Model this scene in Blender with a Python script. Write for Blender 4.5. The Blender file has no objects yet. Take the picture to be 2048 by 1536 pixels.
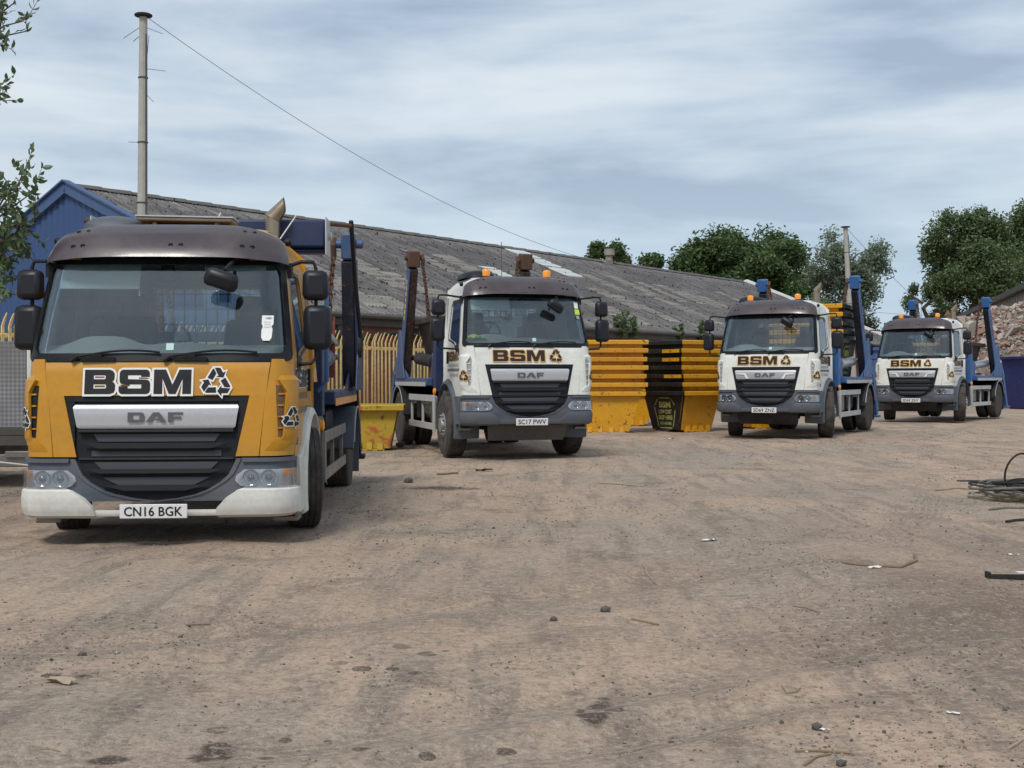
import bpy, bmesh, math, random
import numpy as np
from mathutils import Vector, Matrix, Euler
from mathutils.geometry import tessellate_polygon
random.seed(7); RNG = np.random.RandomState(11)
SC = bpy.context.scene; COL = SC.collection
R = math.radians
# ------------------------------------------------------------------ camera
FPX, HCAM, HY = 2423.0, 1.295, 755.5
cam = bpy.data.cameras.new('camera'); cam.sensor_width = 36; cam.lens = FPX/2048*36
cam.clip_start = .05; cam.clip_end = 3000
cob = bpy.data.objects.new('camera', cam); COL.objects.link(cob)
PITCH = math.atan((HY-768)/FPX)
cob.location = (0, 0, HCAM)
cob.rotation_mode = 'QUATERNION'
cob.rotation_quaternion = Euler((R(90)+PITCH, 0, 0)).to_quaternion() @ Euler((0, 0, -.0022)).to_quaternion()
SC.camera = cob
# ------------------------------------------------------------------ world: overcast sky
SUN_EL, SUN_AZ = 52, 200        # degrees; azimuth clockwise from +Y
w = bpy.data.worlds.new('World'); SC.world = w; w.use_nodes = True
nt = w.node_tree; nt.nodes.clear()
def N(nt, t, **k):
    n = nt.nodes.new(t)
    for a, b in k.items():
        if a == 'inp':
            for q, v in b.items(): n.inputs[q].default_value = v
        else: setattr(n, a, b)
    return n
def L(nt, a, b): nt.links.new(a, b)
def ramp(nt, fac, stops, interp='LINEAR'):
    r = N(nt, 'ShaderNodeValToRGB'); r.color_ramp.interpolation = interp
    e = r.color_ramp.elements
    while len(e) < len(stops): e.new(.5)
    for i, (p, c) in enumerate(stops):
        e[i].position = p; e[i].color = (c, c, c, 1) if not isinstance(c, tuple) else (*c, 1)
    L(nt, fac, r.inputs[0]); return r.outputs[0]
def mix(nt, f, a, b, mode='MIX'):
    m = N(nt, 'ShaderNodeMix', data_type='RGBA', blend_type=mode)
    for s, v in ((m.inputs[0], f), (m.inputs[6], a), (m.inputs[7], b)):
        if isinstance(v, bpy.types.NodeSocket): L(nt, v, s)
        elif isinstance(v, tuple): s.default_value = (*v, 1) if len(v) == 3 else v
        else: s.default_value = v
    return m.outputs[2]
def mth(nt, op, a, b=None, c=None, clamp=False):
    m = N(nt, 'ShaderNodeMath', operation=op, use_clamp=clamp)
    for i, v in enumerate((a, b, c)):
        if v is None: continue
        if isinstance(v, bpy.types.NodeSocket): L(nt, v, m.inputs[i])
        else: m.inputs[i].default_value = v
    return m.outputs[0]
sky = N(nt, 'ShaderNodeTexSky', sky_type='NISHITA', sun_disc=False, sun_elevation=R(SUN_EL), sun_rotation=R(SUN_AZ), air_density=1.2, dust_density=2.0)
tc = N(nt, 'ShaderNodeTexCoord'); sp = N(nt, 'ShaderNodeSeparateXYZ'); L(nt, tc.outputs['Generated'], sp.inputs[0])
# cloud sheet: flat layers seen almost edge-on, so stretch the direction vector along the horizon
mp = N(nt, 'ShaderNodeMapping'); L(nt, tc.outputs['Generated'], mp.inputs[0]); mp.inputs['Scale'].default_value = (2.2, 2.2, 11.0); mp.inputs['Location'].default_value = (1.7, .3, .35)
n1 = N(nt, 'ShaderNodeTexNoise', inp={'Scale': 1.2, 'Detail': 7.0, 'Roughness': .52, 'Distortion': .3}); L(nt, mp.outputs[0], n1.inputs['Vector'])
mp2 = N(nt, 'ShaderNodeMapping'); L(nt, tc.outputs['Generated'], mp2.inputs[0]); mp2.inputs['Scale'].default_value = (7, 7, 30); mp2.inputs['Rotation'].default_value = (0, R(3), 0)
n2 = N(nt, 'ShaderNodeTexNoise', inp={'Scale': 1.0, 'Detail': 4.0, 'Roughness': .5, 'Distortion': .2}); L(nt, mp2.outputs[0], n2.inputs['Vector'])
cl = mth(nt, 'MULTIPLY_ADD', n2.outputs[0], .22, mth(nt, 'MULTIPLY', n1.outputs[0], .78))
cloud = ramp(nt, cl, [(.39, (2.45, 3.05, 3.8)), (.46, (3.2, 3.85, 4.6)), (.53, (4.05, 4.6, 5.15)), (.63, (4.9, 5.3, 5.65))])
# thinner cloud close to the horizon lets the blue through
low = ramp(nt, sp.outputs[2], [(.0, 1.0), (.07, .75), (.17, .0)])
cloud = mix(nt, mth(nt, 'MULTIPLY', low, .75), cloud, (3.2, 4.3, 5.35))
tot = mix(nt, .88, sky.outputs[0], cloud)
bg = N(nt, 'ShaderNodeBackground'); bg.inputs[1].default_value = .1; L(nt, tot, bg.inputs[0])
wo = N(nt, 'ShaderNodeOutputWorld'); L(nt, bg.outputs[0], wo.inputs[0])
sl = bpy.data.lights.new('sun', 'SUN'); sl.energy = 1.5; sl.angle = R(14); sl.color = (1, .955, .89)
so = bpy.data.objects.new('sun', sl); COL.objects.link(so)
az = R(SUN_AZ); el = R(SUN_EL)
dirv = Vector((math.sin(az)*math.cos(el), math.cos(az)*math.cos(el), math.sin(el)))
so.rotation_mode = 'QUATERNION'; so.rotation_quaternion = dirv.to_track_quat('Z', 'Y'); so.location = (0, 0, 30)
SC.view_settings.view_transform = 'Standard'; SC.view_settings.look = 'None'
SC.view_settings.exposure = 0.64; SC.view_settings.gamma = 1
try: SC.cycles.max_bounces = 8; SC.cycles.transparent_max_bounces = 16; SC.cycles.use_denoising = True
except Exception: pass

# ------------------------------------------------------------------ placing helpers
def ray(px, py):
    u, v = (px-1024)/FPX, (768-py)/FPX
    c, s = math.cos(PITCH), math.sin(PITCH)
    return Vector((u, c - v*s, s + v*c))
def at(px, py, D):
    r = ray(px, py); t = D/r.y; return Vector((0, 0, HCAM)) + r*t
def gp(px, py, z=0):
    r = ray(px, py); t = (z-HCAM)/r.z; return Vector((0, 0, HCAM)) + r*t
# ------------------------------------------------------------------ materials
MATS = {}
def newmat(name):
    m = bpy.data.materials.new(name); m.use_nodes = True
    nt = m.node_tree; b = nt.nodes['Principled BSDF']; MATS[name] = m
    return m, nt, b
def coords(nt, kind='Object', scale=(1, 1, 1), rot=(0, 0, 0), loc=(0, 0, 0)):
    t = N(nt, 'ShaderNodeTexCoord'); mp = N(nt, 'ShaderNodeMapping')
    mp.inputs['Scale'].default_value = scale; mp.inputs['Rotation'].default_value = rot; mp.inputs['Location'].default_value = loc
    if kind == 'World':
        g = N(nt, 'ShaderNodeNewGeometry'); L(nt, g.outputs['Position'], mp.inputs[0])
    else: L(nt, t.outputs[kind], mp.inputs[0])
    return mp.outputs[0]
def noise(nt, vec, scale, detail=4, rough=.55, dist=0):
    n = N(nt, 'ShaderNodeTexNoise', inp={'Scale': scale, 'Detail': detail, 'Roughness': rough, 'Distortion': dist})
    if vec is not None: L(nt, vec, n.inputs['Vector'])
    return n.outputs[0]
def bump(nt, b, h, strength=.3, dist=.01):
    bp = N(nt, 'ShaderNodeBump', inp={'Strength': strength, 'Distance': dist}); L(nt, h, bp.inputs['Height']); L(nt, bp.outputs[0], b.inputs['Normal'])
def grime(name, col, rough=.45, dirt=(.22, .17, .12), amt=.35, scale=3.0, metal=0, bumpy=0, coat=0, thr=.5, rust=0):
    m, nt, b = newmat(name)
    v = coords(nt, 'World')
    n = noise(nt, v, scale, 7, .65); f = ramp(nt, n, [(thr-.08, 0.0), (thr+.28, 1.0)])
    n2 = noise(nt, v, scale*9, 3, .6)
    f2 = mth(nt, 'MULTIPLY', f, amt)
    c = mix(nt, f2, col, dirt)
    c = mix(nt, mth(nt, 'MULTIPLY', ramp(nt, n2, [(.35, 1.0), (.6, 0.0)]), .12+amt*.2), c, tuple(x*.6 for x in col))
    if rust:
        rn = ramp(nt, noise(nt, v, scale*4+1.3, 6, .7), [(.60-rust*.12, 0.0), (.66-rust*.1, 1.0)])
        c = mix(nt, rn, c, (.13, .055, .028))
    L(nt, c, b.inputs['Base Color'])
    rr = ramp(nt, n, [(.3, max(.05, rough-.08)), (.75, min(1, rough+.25))]); L(nt, rr, b.inputs['Roughness'])
    b.inputs['Metallic'].default_value = metal
    if max(col) < .05 and not metal and not coat: b.inputs['Specular IOR Level'].default_value = .3
    if coat: b.inputs['Coat Weight'].default_value = coat; b.inputs['Coat Roughness'].default_value = .08
    if bumpy: bump(nt, b, n2, bumpy, .01)
    return m
grime('yellow_paint', (.52, .238, .003), .36, (.26, .15, .03), .4, 2.2, coat=.3)
grime('white_paint', (.74, .75, .70), .35, (.36, .31, .24), .42, 2.5, coat=.3)
grime('white_bumper', (.68, .68, .64), .45, (.38, .32, .25), .5, 3.5, bumpy=.05)
grime('grey_plastic', (.075, .09, .115), .5, (.2, .18, .15), .3, 3)
grime('grey_bumper', (.09, .103, .128), .55, (.2, .17, .14), .35, 4)
grime('black_plastic', (.009, .010, .014), .5, (.09, .08, .07), .25, 4)
grime('black_trim', (.007, .008, .010), .35, (.06, .05, .05), .2, 4)
grime('grille_black', (.007, .009, .013), .55, (.07, .06, .05), .25, 6)
grime('silver_bar', (.52, .53, .56), .32, (.35, .33, .3), .2, 4, metal=.35)
grime('silver_light', (.78, .79, .8), .3, (.5, .48, .45), .2, 4, metal=.1)
grime('badge_dark', (.09, .09, .10), .4, (.1, .1, .1), .1, 4)
grime('visor_smoke', (.052, .040, .046), .3, (.13, .10, .09), .35, 2.5, coat=.15)
grime('sticker_black', (.014, .014, .017), .4, (.08, .07, .06), .12, 5)
grime('sticker_brown', (.035, .02, .012), .4, (.08, .07, .06), .12, 5)
grime('sticker_white', (.78, .78, .76), .4, (.5, .48, .42), .15, 5)
grime('sticker_gold', (.72, .42, .12), .4, (.5, .4, .3), .1, 5)
grime('sticker_grey_vent_shade', (.32, .33, .34), .5, (.3, .3, .3), .1, 5)
grime('plate_white', (.72, .72, .72), .35, (.4, .38, .35), .25, 8)
grime('mint_sticker', (.45, .66, .62), .5, (.4, .5, .5), .1, 5)
grime('tyre', (.030, .029, .029), .85, (.16, .135, .115), .7, 6, bumpy=.4, thr=.42)
grime('rim_steel', (.30, .30, .30), .5, (.15, .12, .1), .6, 7, metal=.5)
grime('rim_dark', (.09, .085, .08), .6, (.2, .17, .14), .6, 7)
grime('chassis_dark', (.022, .021, .022), .7, (.11, .09, .07), .6, 4, bumpy=.2)
grime('guard_silver', (.55, .55, .54), .45, (.28, .25, .22), .45, 4, metal=.3)
grime('guard_worn', (.26, .24, .22), .38, (.16, .13, .11), .6, 4, metal=.6)
grime('blue_steel', (.035, .09, .21), .45, (.16, .16, .18), .35, 3, rust=.5, bumpy=.1)
grime('navy_steel', (.012, .026, .085), .42, (.05, .055, .07), .4, 3)
grime('bright_blue', (.018, .10, .29), .42, (.14, .16, .2), .25, 3, rust=.2)
grime('dark_steel', (.035, .028, .026), .6, (.12, .09, .07), .6, 4, rust=.6, bumpy=.2)
grime('rusty_steel', (.085, .045, .03), .8, (.15, .07, .04), .7, 9, bumpy=.5)
grime('red_rust', (.20, .05, .035), .75, (.12, .06, .05), .6, 6, bumpy=.3)
grime('chrome_ram', (.5, .51, .53), .25, (.3, .28, .26), .4, 6, metal=.7)
grime('exhaust_steel', (.36, .29, .21), .3, (.25, .2, .15), .5, 5, metal=.85)
grime('reflector_amber', (.75, .33, .10), .4, (.4, .3, .2), .3, 5)
grime('seat_fabric', (.075, .078, .085), .9, (.08, .08, .08), .3, 8)
grime('dash_grey', (.40, .42, .41), .75, (.2, .2, .18), .3, 5)
grime('interior_grey', (.26, .27, .28), .8, (.15, .15, .15), .3, 5)
grime('visor_cloth', (.55, .60, .58), .8, (.4, .4, .4), .2, 5)
grime('skip_yellow', (.68, .335, .008), .42, (.38, .2, .04), .42, 2.2, rust=.12, bumpy=.06, coat=.2)
grime('skip_yellow_deep', (.62, .275, .008), .45, (.35, .17, .04), .5, 2.6, rust=.18, bumpy=.06)
grime('skip_black', (.013, .015, .016), .45, (.05, .06, .05), .4, 3, rust=.05, bumpy=.06)
grime('skip_brown', (.035, .030, .028), .7, (.14, .12, .10), .6, 2.5, rust=.5, bumpy=.2)
grime('skip_inside_vent_shade', (.16, .10, .05), .8, (.1, .07, .05), .7, 4, rust=1)
grime('skip_blue', (.010, .022, .14), .5, (.06, .08, .14), .35, 2, rust=.2)
grime('container_blue', (.03, .10, .30), .5, (.1, .12, .16), .4, 2, rust=.6)
grime('stencil_yellow', (.42, .42, .12), .6, (.2, .22, .08), .6, 9)
grime('concrete', (.42, .39, .34), .9, (.2, .18, .15), .6, 2, bumpy=.4)
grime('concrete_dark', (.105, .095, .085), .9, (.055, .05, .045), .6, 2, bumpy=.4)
grime('pole_grey', (.40, .385, .35), .75, (.27, .25, .22), .5, 5, bumpy=.15)
grime('cap_dark', (.03, .028, .03), .7, (.06, .05, .04), .4, 6)
grime('wire_dark', (.07, .075, .085), .7, (.05, .05, .05), .1, 6)
grime('cladding_blue', (.026, .068, .185), .55, (.045, .08, .16), .5, 1.4)
grime('barge_blue', (.045, .09, .21), .5, (.1, .15, .28), .5, 2)
grime('fence_yellow', (.88, .66, .28), .6, (.45, .33, .16), .5, 6, rust=.1)
grime('galv', (.28, .29, .30), .5, (.2, .2, .2), .4, 5, metal=.4)
grime('wood', (.24, .17, .10), .85, (.1, .08, .06), .5, 8, bumpy=.3)
grime('bark', (.085, .065, .05), .95, (.14, .12, .1), .5, 8, bumpy=.6)
grime('bark_pale', (.28, .26, .23), .9, (.08, .07, .06), .6, 8, bumpy=.4)
grime('cable_grey', (.16, .15, .13), .7, (.08, .07, .06), .6, 14)
grime('cable_cream', (.40, .36, .26), .7, (.2, .17, .13), .5, 14)
grime('cable_black', (.02, .02, .02), .6, (.1, .09, .07), .4, 14)
grime('hivis', (.50, .72, .06), .8, (.4, .5, .1), .2, 8)
grime('paper', (.72, .72, .70), .8, (.4, .37, .33), .4, 20)
grime('stick_pale', (.36, .29, .2), .85, (.2, .16, .12), .4, 14)
grime('vent_steel', (.30, .27, .22), .6, (.15, .1, .07), .6, 6)
def m_glass(name, tint, refl=.10, dust=.07, dustcol=(.45, .5, .5), edge=.9):
    m, nt, b = newmat(name); nt.nodes.remove(b)
    out = nt.nodes['Material Output']
    tr = N(nt, 'ShaderNodeBsdfTransparent', inp={0: (*tint, 1)})
    gl = N(nt, 'ShaderNodeBsdfGlossy', inp={'Color': (.9, .95, 1, 1), 'Roughness': .03})
    df = N(nt, 'ShaderNodeBsdfDiffuse', inp={0: (*dustcol, 1)})
    fr = N(nt, 'ShaderNodeFresnel', inp={0: 1.5})
    m1 = N(nt, 'ShaderNodeMixShader'); L(nt, mth(nt, 'MULTIPLY_ADD', fr.outputs[0], edge, refl, True), m1.inputs[0]); L(nt, tr.outputs[0], m1.inputs[1]); L(nt, gl.outputs[0], m1.inputs[2])
    v = coords(nt, 'World'); f = mth(nt, 'MULTIPLY', ramp(nt, noise(nt, v, 2.2, 5, .6), [(.35, .35), (.7, 1.0)]), dust)
    m2 = N(nt, 'ShaderNodeMixShader'); L(nt, f, m2.inputs[0]); L(nt, m1.outputs[0], m2.inputs[1]); L(nt, df.outputs[0], m2.inputs[2])
    L(nt, m2.outputs[0], out.inputs[0]); return m
m_glass('windscreen_glass', (.78, .84, .85), .03, .018)
m_glass('side_glass', (.22, .25, .27), .05, .03)
m_glass('lamp_glass', (.9, .9, .9), .06, .02, edge=.6)
def simple(name, col, rough=.5, metal=0, **k):
    m, nt, b = newmat(name); b.inputs['Base Color'].default_value = (*col, 1); b.inputs['Roughness'].default_value = rough; b.inputs['Metallic'].default_value = metal
    for a, v in k.items(): b.inputs[a.replace('_', ' ')].default_value = v
    return m
simple('lamp_chrome', (.55, .57, .6), .16, .95)
simple('lamp_lens', (.22, .24, .26), .1, .6)  # darkened base colour stands in for shading deep inside the reflector
simple('amber_lens', (.85, .30, .02), .25, 0)
simple('amber_beacon', (.90, .30, .01), .22, 0, Coat_Weight=.6)
simple('mirror_black', (.011, .013, .018), .42, Specular_IOR_Level=.35)
simple('vent_shade', (.006, .006, .007), .9)
def m_mesh():
    m, nt, b = newmat('grille_mesh')
    v = coords(nt, 'Object', (26, 26, 60))
    br = N(nt, 'ShaderNodeTexBrick', inp={'Scale': 1.0, 'Mortar Size': .12, 'Color1': (.002, .002, .003, 1), 'Color2': (.003, .003, .004, 1), 'Mortar': (.05, .054, .065, 1)})
    s = N(nt, 'ShaderNodeSeparateXYZ'); L(nt, v, s.inputs[0]); c = N(nt, 'ShaderNodeCombineXYZ'); L(nt, s.outputs[0], c.inputs[0]); L(nt, s.outputs[2], c.inputs[1])
    L(nt, c.outputs[0], br.inputs['Vector']); L(nt, br.outputs[0], b.inputs['Base Color']); b.inputs['Roughness'].default_value = .5
m_mesh()
def m_leaf(name, c1, c2, c3, trans=.25):
    m, nt, b = newmat(name)
    v = coords(nt, 'World'); f = noise(nt, v, 1.3, 4, .7)
    g = N(nt, 'ShaderNodeNewGeometry')
    rnd = g.outputs['Random Per Island']
    c = mix(nt, ramp(nt, f, [(.35, 0.0), (.65, 1.0)]), c1, c2); c = mix(nt, mth(nt, 'POWER', rnd, 2.2), c, c3)
    L(nt, c, b.inputs['Base Color']); b.inputs['Roughness'].default_value = .5
    tl = N(nt, 'ShaderNodeBsdfTranslucent'); L(nt, c, tl.inputs[0])
    ms = N(nt, 'ShaderNodeMixShader', inp={0: trans}); L(nt, b.outputs[0], ms.inputs[1]); L(nt, tl.outputs[0], ms.inputs[2]); L(nt, ms.outputs[0], nt.nodes['Material Output'].inputs[0])
m_leaf('oak_leaf', (.045, .085, .026), (.075, .13, .036), (.12, .18, .06), .35)
m_leaf('birch_leaf', (.11, .15, .085), (.15, .195, .115), (.28, .33, .24), .35)
m_leaf('willow_leaf', (.065, .11, .042), (.10, .15, .055), (.17, .22, .10), .35)
m_leaf('apple_leaf', (.06, .105, .04), (.09, .14, .055), (.16, .21, .11), .3)
def m_roof():
    m, nt, b = newmat('asbestos_roof')
    v = coords(nt, 'Object')
    big = noise(nt, v, .35, 6, .6); fine = noise(nt, v, 6, 6, .75)
    vs = coords(nt, 'Object', (3.2, .22, 1)); streak = noise(nt, vs, 1.6, 6, .7)
    c = mix(nt, ramp(nt, fine, [(.38, 0.0), (.62, 1.0)]), (.10, .093, .094), (.20, .188, .182))
    vc_ = coords(nt, 'Object', (9.0, .35, .35)); c = mix(nt, mth(nt, 'MULTIPLY', ramp(nt, noise(nt, vc_, 1.0, 5, .75), [(.46, 0.0), (.56, 1.0)]), .6), c, (.06, .056, .058)); c = mix(nt, mth(nt, 'MULTIPLY', ramp(nt, noise(nt, coords(nt, 'Object', (11.0, .5, .5), loc=(3, 4, 0)), 1.0, 5, .75), [(.52, 0.0), (.6, 1.0)]), .5), c, (.34, .32, .30))
    c = mix(nt, mth(nt, 'MULTIPLY', ramp(nt, streak, [(.56, 0.0), (.70, 1.0)]), .35), c, (.25, .235, .22))
    c = mix(nt, mth(nt, 'MULTIPLY', ramp(nt, big, [(.52, 0.0), (.64, 1.0)]), .45), c, (.085, .078, .08))
    vo = N(nt, 'ShaderNodeTexVoronoi', inp={'Scale': 2.6, 'Randomness': 1.0}); L(nt, v, vo.inputs['Vector'])
    mo = mth(nt, 'MULTIPLY', ramp(nt, vo.outputs['Distance'], [(.10, 1.0), (.17, 0.0)]), ramp(nt, noise(nt, v, 1.1, 3), [(.42, 0.0), (.5, 1.0)]))
    c = mix(nt, mo, c, (.022, .022, .016))
    L(nt, c, b.inputs['Base Color']); b.inputs['Roughness'].default_value = .92
    bump(nt, b, fine, .5, .03)
m_roof()
def m_brick():
    m, nt, b = newmat('red_brick')
    v = coords(nt, 'Object'); s = N(nt, 'ShaderNodeSeparateXYZ'); L(nt, v, s.inputs[0]); c = N(nt, 'ShaderNodeCombineXYZ'); L(nt, s.outputs[0], c.inputs[0]); L(nt, s.outputs[2], c.inputs[1])
    br = N(nt, 'ShaderNodeTexBrick', inp={'Scale': 4.4, 'Mortar Size': .018, 'Color1': (.23, .075, .05, 1), 'Color2': (.14, .05, .038, 1), 'Mortar': (.16, .13, .11, 1), 'Bias': -.1}); L(nt, c.outputs[0], br.inputs['Vector'])
    cc = mix(nt, ramp(nt, noise(nt, v, .9, 6, .7), [(.5, 0.0), (.75, .7)]), br.outputs[0], (.06, .045, .04))
    L(nt, cc, b.inputs['Base Color']); b.inputs['Roughness'].default_value = .9; bump(nt, b, br.outputs[1], -.4, .01)
m_brick()
def m_rubble():
    m, nt, b = newmat('rubble')
    g = N(nt, 'ShaderNodeNewGeometry'); r = g.outputs['Random Per Island']
    c = ramp(nt, r, [(0, (.30, .25, .21)), (.2, (.22, .10, .07)), (.34, (.36, .31, .27)), (.5, (.42, .37, .33)), (.62, (.26, .13, .095)), (.74, (.20, .17, .15)), (.88, (.48, .43, .38)), (1, (.15, .11, .1))], 'CONSTANT')
    v = coords(nt, 'World'); c = mix(nt, ramp(nt, noise(nt, v, 3, 5), [(.4, 0.0), (.7, .5)]), c, (.25, .2, .165))
    L(nt, c, b.inputs['Base Color']); b.inputs['Roughness'].default_value = .95; bump(nt, b, noise(nt, v, 9, 4), .5, .04)
m_rubble()
def m_stone():
    m, nt, b = newmat('pebble')
    g = N(nt, 'ShaderNodeNewGeometry'); r = g.outputs['Random Per Island']
    c = ramp(nt, r, [(0, (.22, .18, .145)), (.25, (.10, .085, .075)), (.5, (.27, .23, .19)), (.68, (.16, .13, .11)), (.9, (.055, .05, .047)), (.975, (.42, .39, .35))], 'CONSTANT')
    L(nt, c, b.inputs['Base Color']); b.inputs['Roughness'].default_value = .95
m_stone()
TRACKS = ((10.9, .16, .5), (12.8, .16, .45), (13.3, .12, .35), (15.2, .18, .55), (17.1, .17, .5), (18.2, .15, .4), (20.0, .2, .55))
def m_ground():
    m, nt, b = newmat('dirt_ground')
    v = coords(nt, 'World')
    vs = coords(nt, 'World', (1.0, .22, 1), (0, 0, R(-38)))       # stretched along the driving direction
    vs2 = coords(nt, 'World', (2.6, .35, 1), (0, 0, R(-62)))
    big = noise(nt, v, .22, 6, .6, .4); mid = noise(nt, v, 1.3, 7, .65, .3); st = noise(nt, vs, .9, 6, .6, .3); st2 = noise(nt, vs2, 1.6, 6, .65, .2); fine = noise(nt, v, 22, 6, .7); vf = noise(nt, v, 90, 3, .7)
    tan, grey, dark, pink = (.405, .295, .213), (.345, .275, .212), (.15, .105, .078), (.485, .345, .25)
    c = mix(nt, ramp(nt, big, [(.46, 0.0), (.54, 1.0)]), grey, tan)
    c = mix(nt, ramp(nt, st, [(.48, 0.0), (.62, .9)]), c, pink)
    c = mix(nt, mth(nt, 'MULTIPLY', ramp(nt, st2, [(.50, 0.0), (.64, 1.0)]), .7), c, (.19, .152, .125))
    c = mix(nt, mth(nt, 'MULTIPLY', ramp(nt, mid, [(.53, 0.0), (.66, 1.0)]), .6), c, dark)
    # tyre tracks: arcs sweeping round the yard, each a band of fine tread lines
    q = coords(nt, 'World'); sx_ = N(nt, 'ShaderNodeSeparateXYZ'); L(nt, q, sx_.inputs[0])
    dx = mth(nt, 'ADD', sx_.outputs[0], 6.0); dy = mth(nt, 'ADD', sx_.outputs[1], -16.0)
    rd = mth(nt, 'ADD', mth(nt, 'SQRT', mth(nt, 'ADD', mth(nt, 'MULTIPLY', dx, dx), mth(nt, 'MULTIPLY', dy, dy))), mth(nt, 'MULTIPLY', noise(nt, v, .5, 2), .5))
    for r_, w_, a_ in TRACKS:
        d_ = mth(nt, 'ABSOLUTE', mth(nt, 'SUBTRACT', rd, r_+.25)); band = ramp(nt, d_, [(w_*.75, 1.0), (w_*1.15, 0.0)])
        ln_ = ramp(nt, mth(nt, 'SINE', mth(nt, 'MULTIPLY', rd, 95.0)), [(.3, 0.0), (.8, 1.0)]); msk = mth(nt, 'MULTIPLY', band, ramp(nt, noise(nt, v, .45+r_*.01, 4, .6), [(.40, 0.0), (.50, 1.0)]))
        c = mix(nt, mth(nt, 'MULTIPLY', msk, a_), c, (.21, .165, .13)); c = mix(nt, mth(nt, 'MULTIPLY', mth(nt, 'MULTIPLY', msk, ln_), .45), c, (.44, .34, .26))
    # the dirtier patch on the right of the yard
    hf = noise(nt, v, 11, 4, .6)
    def spot(cx, cy, rx, ry, rot=0, soft=.5, wob=.5, nz=None):
        nz = nz or mid
        q = coords(nt, 'World', loc=(0, 0, 0)); mp = N(nt, 'ShaderNodeMapping', vector_type='TEXTURE'); L(nt, q, mp.inputs[0])
        mp.inputs['Location'].default_value = (cx, cy, 0); mp.inputs['Rotation'].default_value = (0, 0, rot); mp.inputs['Scale'].default_value = (rx, ry, 1)
        s = N(nt, 'ShaderNodeSeparateXYZ'); L(nt, mp.outputs[0], s.inputs[0])
        d = mth(nt, 'SQRT', mth(nt, 'ADD', mth(nt, 'MULTIPLY', s.outputs[0], s.outputs[0]), mth(nt, 'MULTIPLY', s.outputs[1], s.outputs[1])))
        d = mth(nt, 'ADD', d, mth(nt, 'MULTIPLY_ADD', nz, wob*2, -wob))
        return ramp(nt, d, [(1-soft, 1.0), (1.0, 0.0)])
    def g2(px, py): p = gp(px, py); return p.x, p.y
    for (px, py, rx, ry, rot, a, col) in [(1900, 1260, 1.6, 1.1, .3, .5, dark), (1770, 1388, .16, .14, 0, .5, dark), (1905, 1405, .16, .2, 0, .45, dark), (1960, 1180, 1.2, 2.0, .1, .45, dark), (1700, 1060, 1.9, 1.0, .4, .28, dark),
                                          (1260, 1150, 2.4, .8, .4, .25, dark), (400, 1260, 2.2, .6, .2, .25, dark), (1800, 1100, 1.0, 1.2, .2, .5, pink),
                                          (600, 1000, 1.8, 1.0, 0, .3, dark), (1500, 985, 3.0, .9, .5, .35, (.2, .17, .15)), (1480, 915, 2.6, 1.2, .3, .5, (.27, .25, .235)), (1650, 1300, 1.5, .5, .6, .35, dark), (1980, 1100, 1.2, 1.4, .2, .45, dark), (2030, 1230, .7, 2.2, 0, .55, dark), (2040, 1350, .5, .6, 0, .4, dark), (1700, 1420, .8, .25, .3, .35, dark), (250, 1240, 1.2, .3, .3, .35, (.2, .165, .135)), (1150, 1215, 1.2, .25, .45, .4, (.2, .165, .135)), (1000, 940, 2.5, .8, .1, .4, pink), (600, 1090, 1.8, .5, .2, .4, pink), (1300, 1330, 1.0, .5, .4, .35, pink), (330, 1085, 1.6, .8, 0, .25, dark)]:
        x, y = g2(px, py); c = mix(nt, mth(nt, 'MULTIPLY', spot(x, y, rx, ry, rot, .8, .9), a), c, col)
    for (px, py, rx, ry, rot) in [(1200, 1402, .055, .12, -.2), (1182, 1430, .06, .09, .2), (1160, 1412, .03, .05, 0), (428, 1495, .085, .10, .4), (225, 1512, .07, .04, .2), (880, 975, .4, .22, 0)]:
        x, y = g2(px, py); c = mix(nt, mth(nt, 'MULTIPLY', spot(x, y, rx*1.15, ry*1.15, rot, .3, 1.3, hf), .9), c, (.045, .028, .021))
    # oil drips: small round spots scattered inside a few areas
    vo = N(nt, 'ShaderNodeTexVoronoi', inp={'Scale': 7.5, 'Randomness': 1.0}); L(nt, v, vo.inputs['Vector'])
    vc = N(nt, 'ShaderNodeSeparateColor'); L(nt, vo.outputs['Color'], vc.inputs[0])
    dr = mth(nt, 'LESS_THAN', vo.outputs['Distance'], mth(nt, 'MULTIPLY_ADD', vc.outputs[0], .48, -.09))
    area = None
    for (px, py, rx, ry, rot) in [(560, 1470, .7, .45, .3), (820, 1330, .45, .9, -.5), (760, 1480, 1.0, .3, .1), (1200, 1400, .25, .4, 0), (80, 1345, .8, .12, 0)]:
        x, y = g2(px, py); s = spot(x, y, rx, ry, rot, .6, .6); area = s if area is None else mth(nt, 'MAXIMUM', area, s)
    c = mix(nt, mth(nt, 'MULTIPLY', mth(nt, 'MULTIPLY', dr, area), .85), c, (.06, .038, .027))
    # fine grit
    c = mix(nt, ramp(nt, fine, [(.52, 0.0), (.62, .5)]), c, (.15, .125, .10))
    c = mix(nt, ramp(nt, fine, [(.38, .5), (.47, 0.0)]), c, (.47, .40, .32))
    f3 = noise(nt, v, 55, 5, .8); c = mix(nt, ramp(nt, f3, [(.54, 0.0), (.62, .5)]), c, (.12, .10, .085)); c = mix(nt, ramp(nt, f3, [(.38, .45), (.46, 0.0)]), c, (.48, .42, .35))
    f4 = noise(nt, v, 5.5, 6, .75, .5); c = mix(nt, ramp(nt, f4, [(.53, 0.0), (.64, .28)]), c, (.17, .14, .115)); c = mix(nt, ramp(nt, f4, [(.34, .28), (.45, 0.0)]), c, (.42, .345, .27))
    vg = N(nt, 'ShaderNodeTexVoronoi', inp={'Scale': 34.0, 'Randomness': 1.0}); L(nt, v, vg.inputs['Vector'])
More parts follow.
